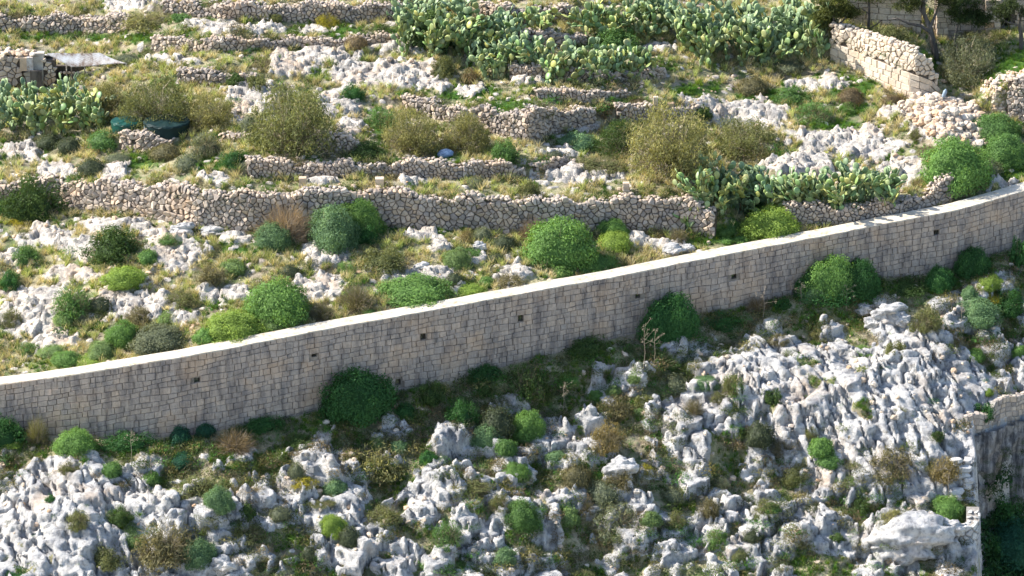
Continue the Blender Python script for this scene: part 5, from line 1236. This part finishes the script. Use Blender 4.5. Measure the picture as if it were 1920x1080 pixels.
def clump(seed, k, size=.16):
    g = np.random.default_rng(seed); D = hemi(k, g, 0); k = len(D); P = D*g.uniform(.55, 1., (k, 1))*[1, 1, .8]; return cards(P, unit(D+g.normal(0, .6, (k, 3))), size, g, .6, None, .6)
TUFT = [tuft(i, 26) for i in range(4)]; CLUMP = [clump(i+9, 46) for i in range(4)]
def candidates(k, seed):
    g = np.random.default_rng(seed); px = g.uniform(-30, 1950, k); py = g.uniform(-12, 1100, k); P = cast(px, py, Hs); return P, g
P, g = candidates(52000, 5)
s_ = P[:, 1]-wy(P[:, 0]); okm = ((s_ > 1.6) | (s_ < -.25)) & (gully(P[:, 0], P[:, 1]) < -.2) & (wall_dist(P[:, 0], P[:, 1]) > .22)
P = P[okm]; s_ = s_[okm]; rock = Ms(RE, P[:, 0], P[:, 1]); gr = Ms(green, P[:, 0], P[:, 1]); n1 = fbm(P[:, 0]*.45, P[:, 1]*.45, 401, 4); n2 = fbm(P[:, 0]*.7, P[:, 1]*.7, 411, 4); n3 = g.random(len(P)); up = s_ > 0
# dry grass
sel = up & (rock < .4) & (gr < .5) & (n1+.25*n3 > .585); q = P[sel]; k = len(q); t = np.array([.60, .52, .31])*g.uniform(.7, 1.2, (k, 1))*np.where(g.random((k, 1)) < .35, [[.75, .95, .6]], [[1, 1, 1]])
scatter('dry_grass', TUFT, q, g.uniform(.25, .6, k), t, M_GRASS); print('dry', k)
sel = (rock < .45) & ((gr > .4) | (up & (n2+.2*n3 > .66)) | (~up & (n2+.25*n3 > .66))); q = P[sel]; k = len(q); t = np.array([.10, .21, .035])*g.uniform(.6, 1.35, (k, 1))*np.where(g.random((k, 1)) < .3, [[1.7, 1.2, .9]], [[1, 1, 1]])
scatter('green_grass', TUFT, q, g.uniform(.16, .40, k), t, M_GRASS); print('green', k)
sel = (rock < .5) & (n3 > np.where(up, .72, .42)); q = P[sel]; k = len(q)
pal = np.array([[.07, .15, .03], [.14, .18, .05], [.17, .19, .10], [.20, .165, .09], [.09, .21, .045], [.05, .085, .03]]); pick = ((fbm(q[:, 0]*.6, q[:, 1]*.6, 431, 3)*1.6-.3+g.uniform(-.3, .3, k))*6).clip(0, 5).astype(int)
scatter('undergrowth', CLUMP, q-np.array([0, 0, .05]), g.uniform(.12, .40, k)*np.where(s_[sel] > 0, .8, 1.25), pal[pick]*g.uniform(.7, 1.3, (k, 1)), M_GRASS); print('under', k)
SCR = [join([clump(i+60, 150, .11), (lambda g: cards(unit(g.normal(size=(90, 3))*[1, 1, .6]+[0, 0, .7])*g.uniform(.7, 1.15, (90, 1)), unit(g.normal(size=(90, 3))), .16, g, .13, None, 2.))(np.random.default_rng(i))]) for i in range(4)]
n4 = g.random(len(P)); wd = wall_dist(P[:, 0], P[:, 1]); smo_ = Ms(SMO, P[:, 0], P[:, 1]); sel = np.where(s_ < 0, (rock < 1.1) & (n4 < .12+.16*(s_ > -4.5)-.10*smo_), (rock < .6) & (n4 < .04+.30*(wd < 1.))) & ((fbm(P[:, 0]*.5, P[:, 1]*.5, 451, 3) > .42) | (wd < 1.2)); q = P[sel]; k = len(q)
pl2 = np.array([[.10, .12, .065], [.17, .18, .11], [.19, .15, .09], [.09, .13, .035], [.07, .10, .03], [.22, .20, .08], [.07, .17, .04]])
scatter('scrub', SCR, q-np.array([0, 0, .12]), g.uniform(.3, .85, k)**1.2, pl2[g.integers(0, 7, k)]*g.uniform(.7, 1.25, (k, 1)), M_GRASS, squash=.8); print('scrub', k)
# sprigs in the cracks of bare rock
sel = (rock >= .5) & (n3 > .95) ; q = P[sel]; k = len(q)
scatter('rock_sprigs', CLUMP, q-np.array([0, 0, .04]), g.uniform(.07, .22, k), pal[g.integers(0, 6, k)]*g.uniform(.7, 1.3, (k, 1)), M_GRASS)
# plants hanging on the streaked cliff
g = np.random.default_rng(8); k = 60; X = g.uniform(28.6, 37, k); Y = -7.9+.87*(X-28.35)-g.uniform(0, .3, k)
scatter('cliff_plants', SCR, np.stack([X, Y, g.uniform(-13.5, -8.2, k)], -1), g.uniform(.2, .5, k), np.array([.05, .09, .035])*g.uniform(.6, 1.4, (k, 1)), M_GRASS)
# sea of leaves on the ravine floor
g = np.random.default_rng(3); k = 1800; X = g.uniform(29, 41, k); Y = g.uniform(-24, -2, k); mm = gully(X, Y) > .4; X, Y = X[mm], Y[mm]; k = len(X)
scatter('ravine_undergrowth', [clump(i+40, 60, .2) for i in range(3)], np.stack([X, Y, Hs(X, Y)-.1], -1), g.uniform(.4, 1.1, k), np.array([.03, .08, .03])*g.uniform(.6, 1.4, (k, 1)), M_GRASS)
print('objects', len(bpy.data.objects), 'done', time.time()-T0)
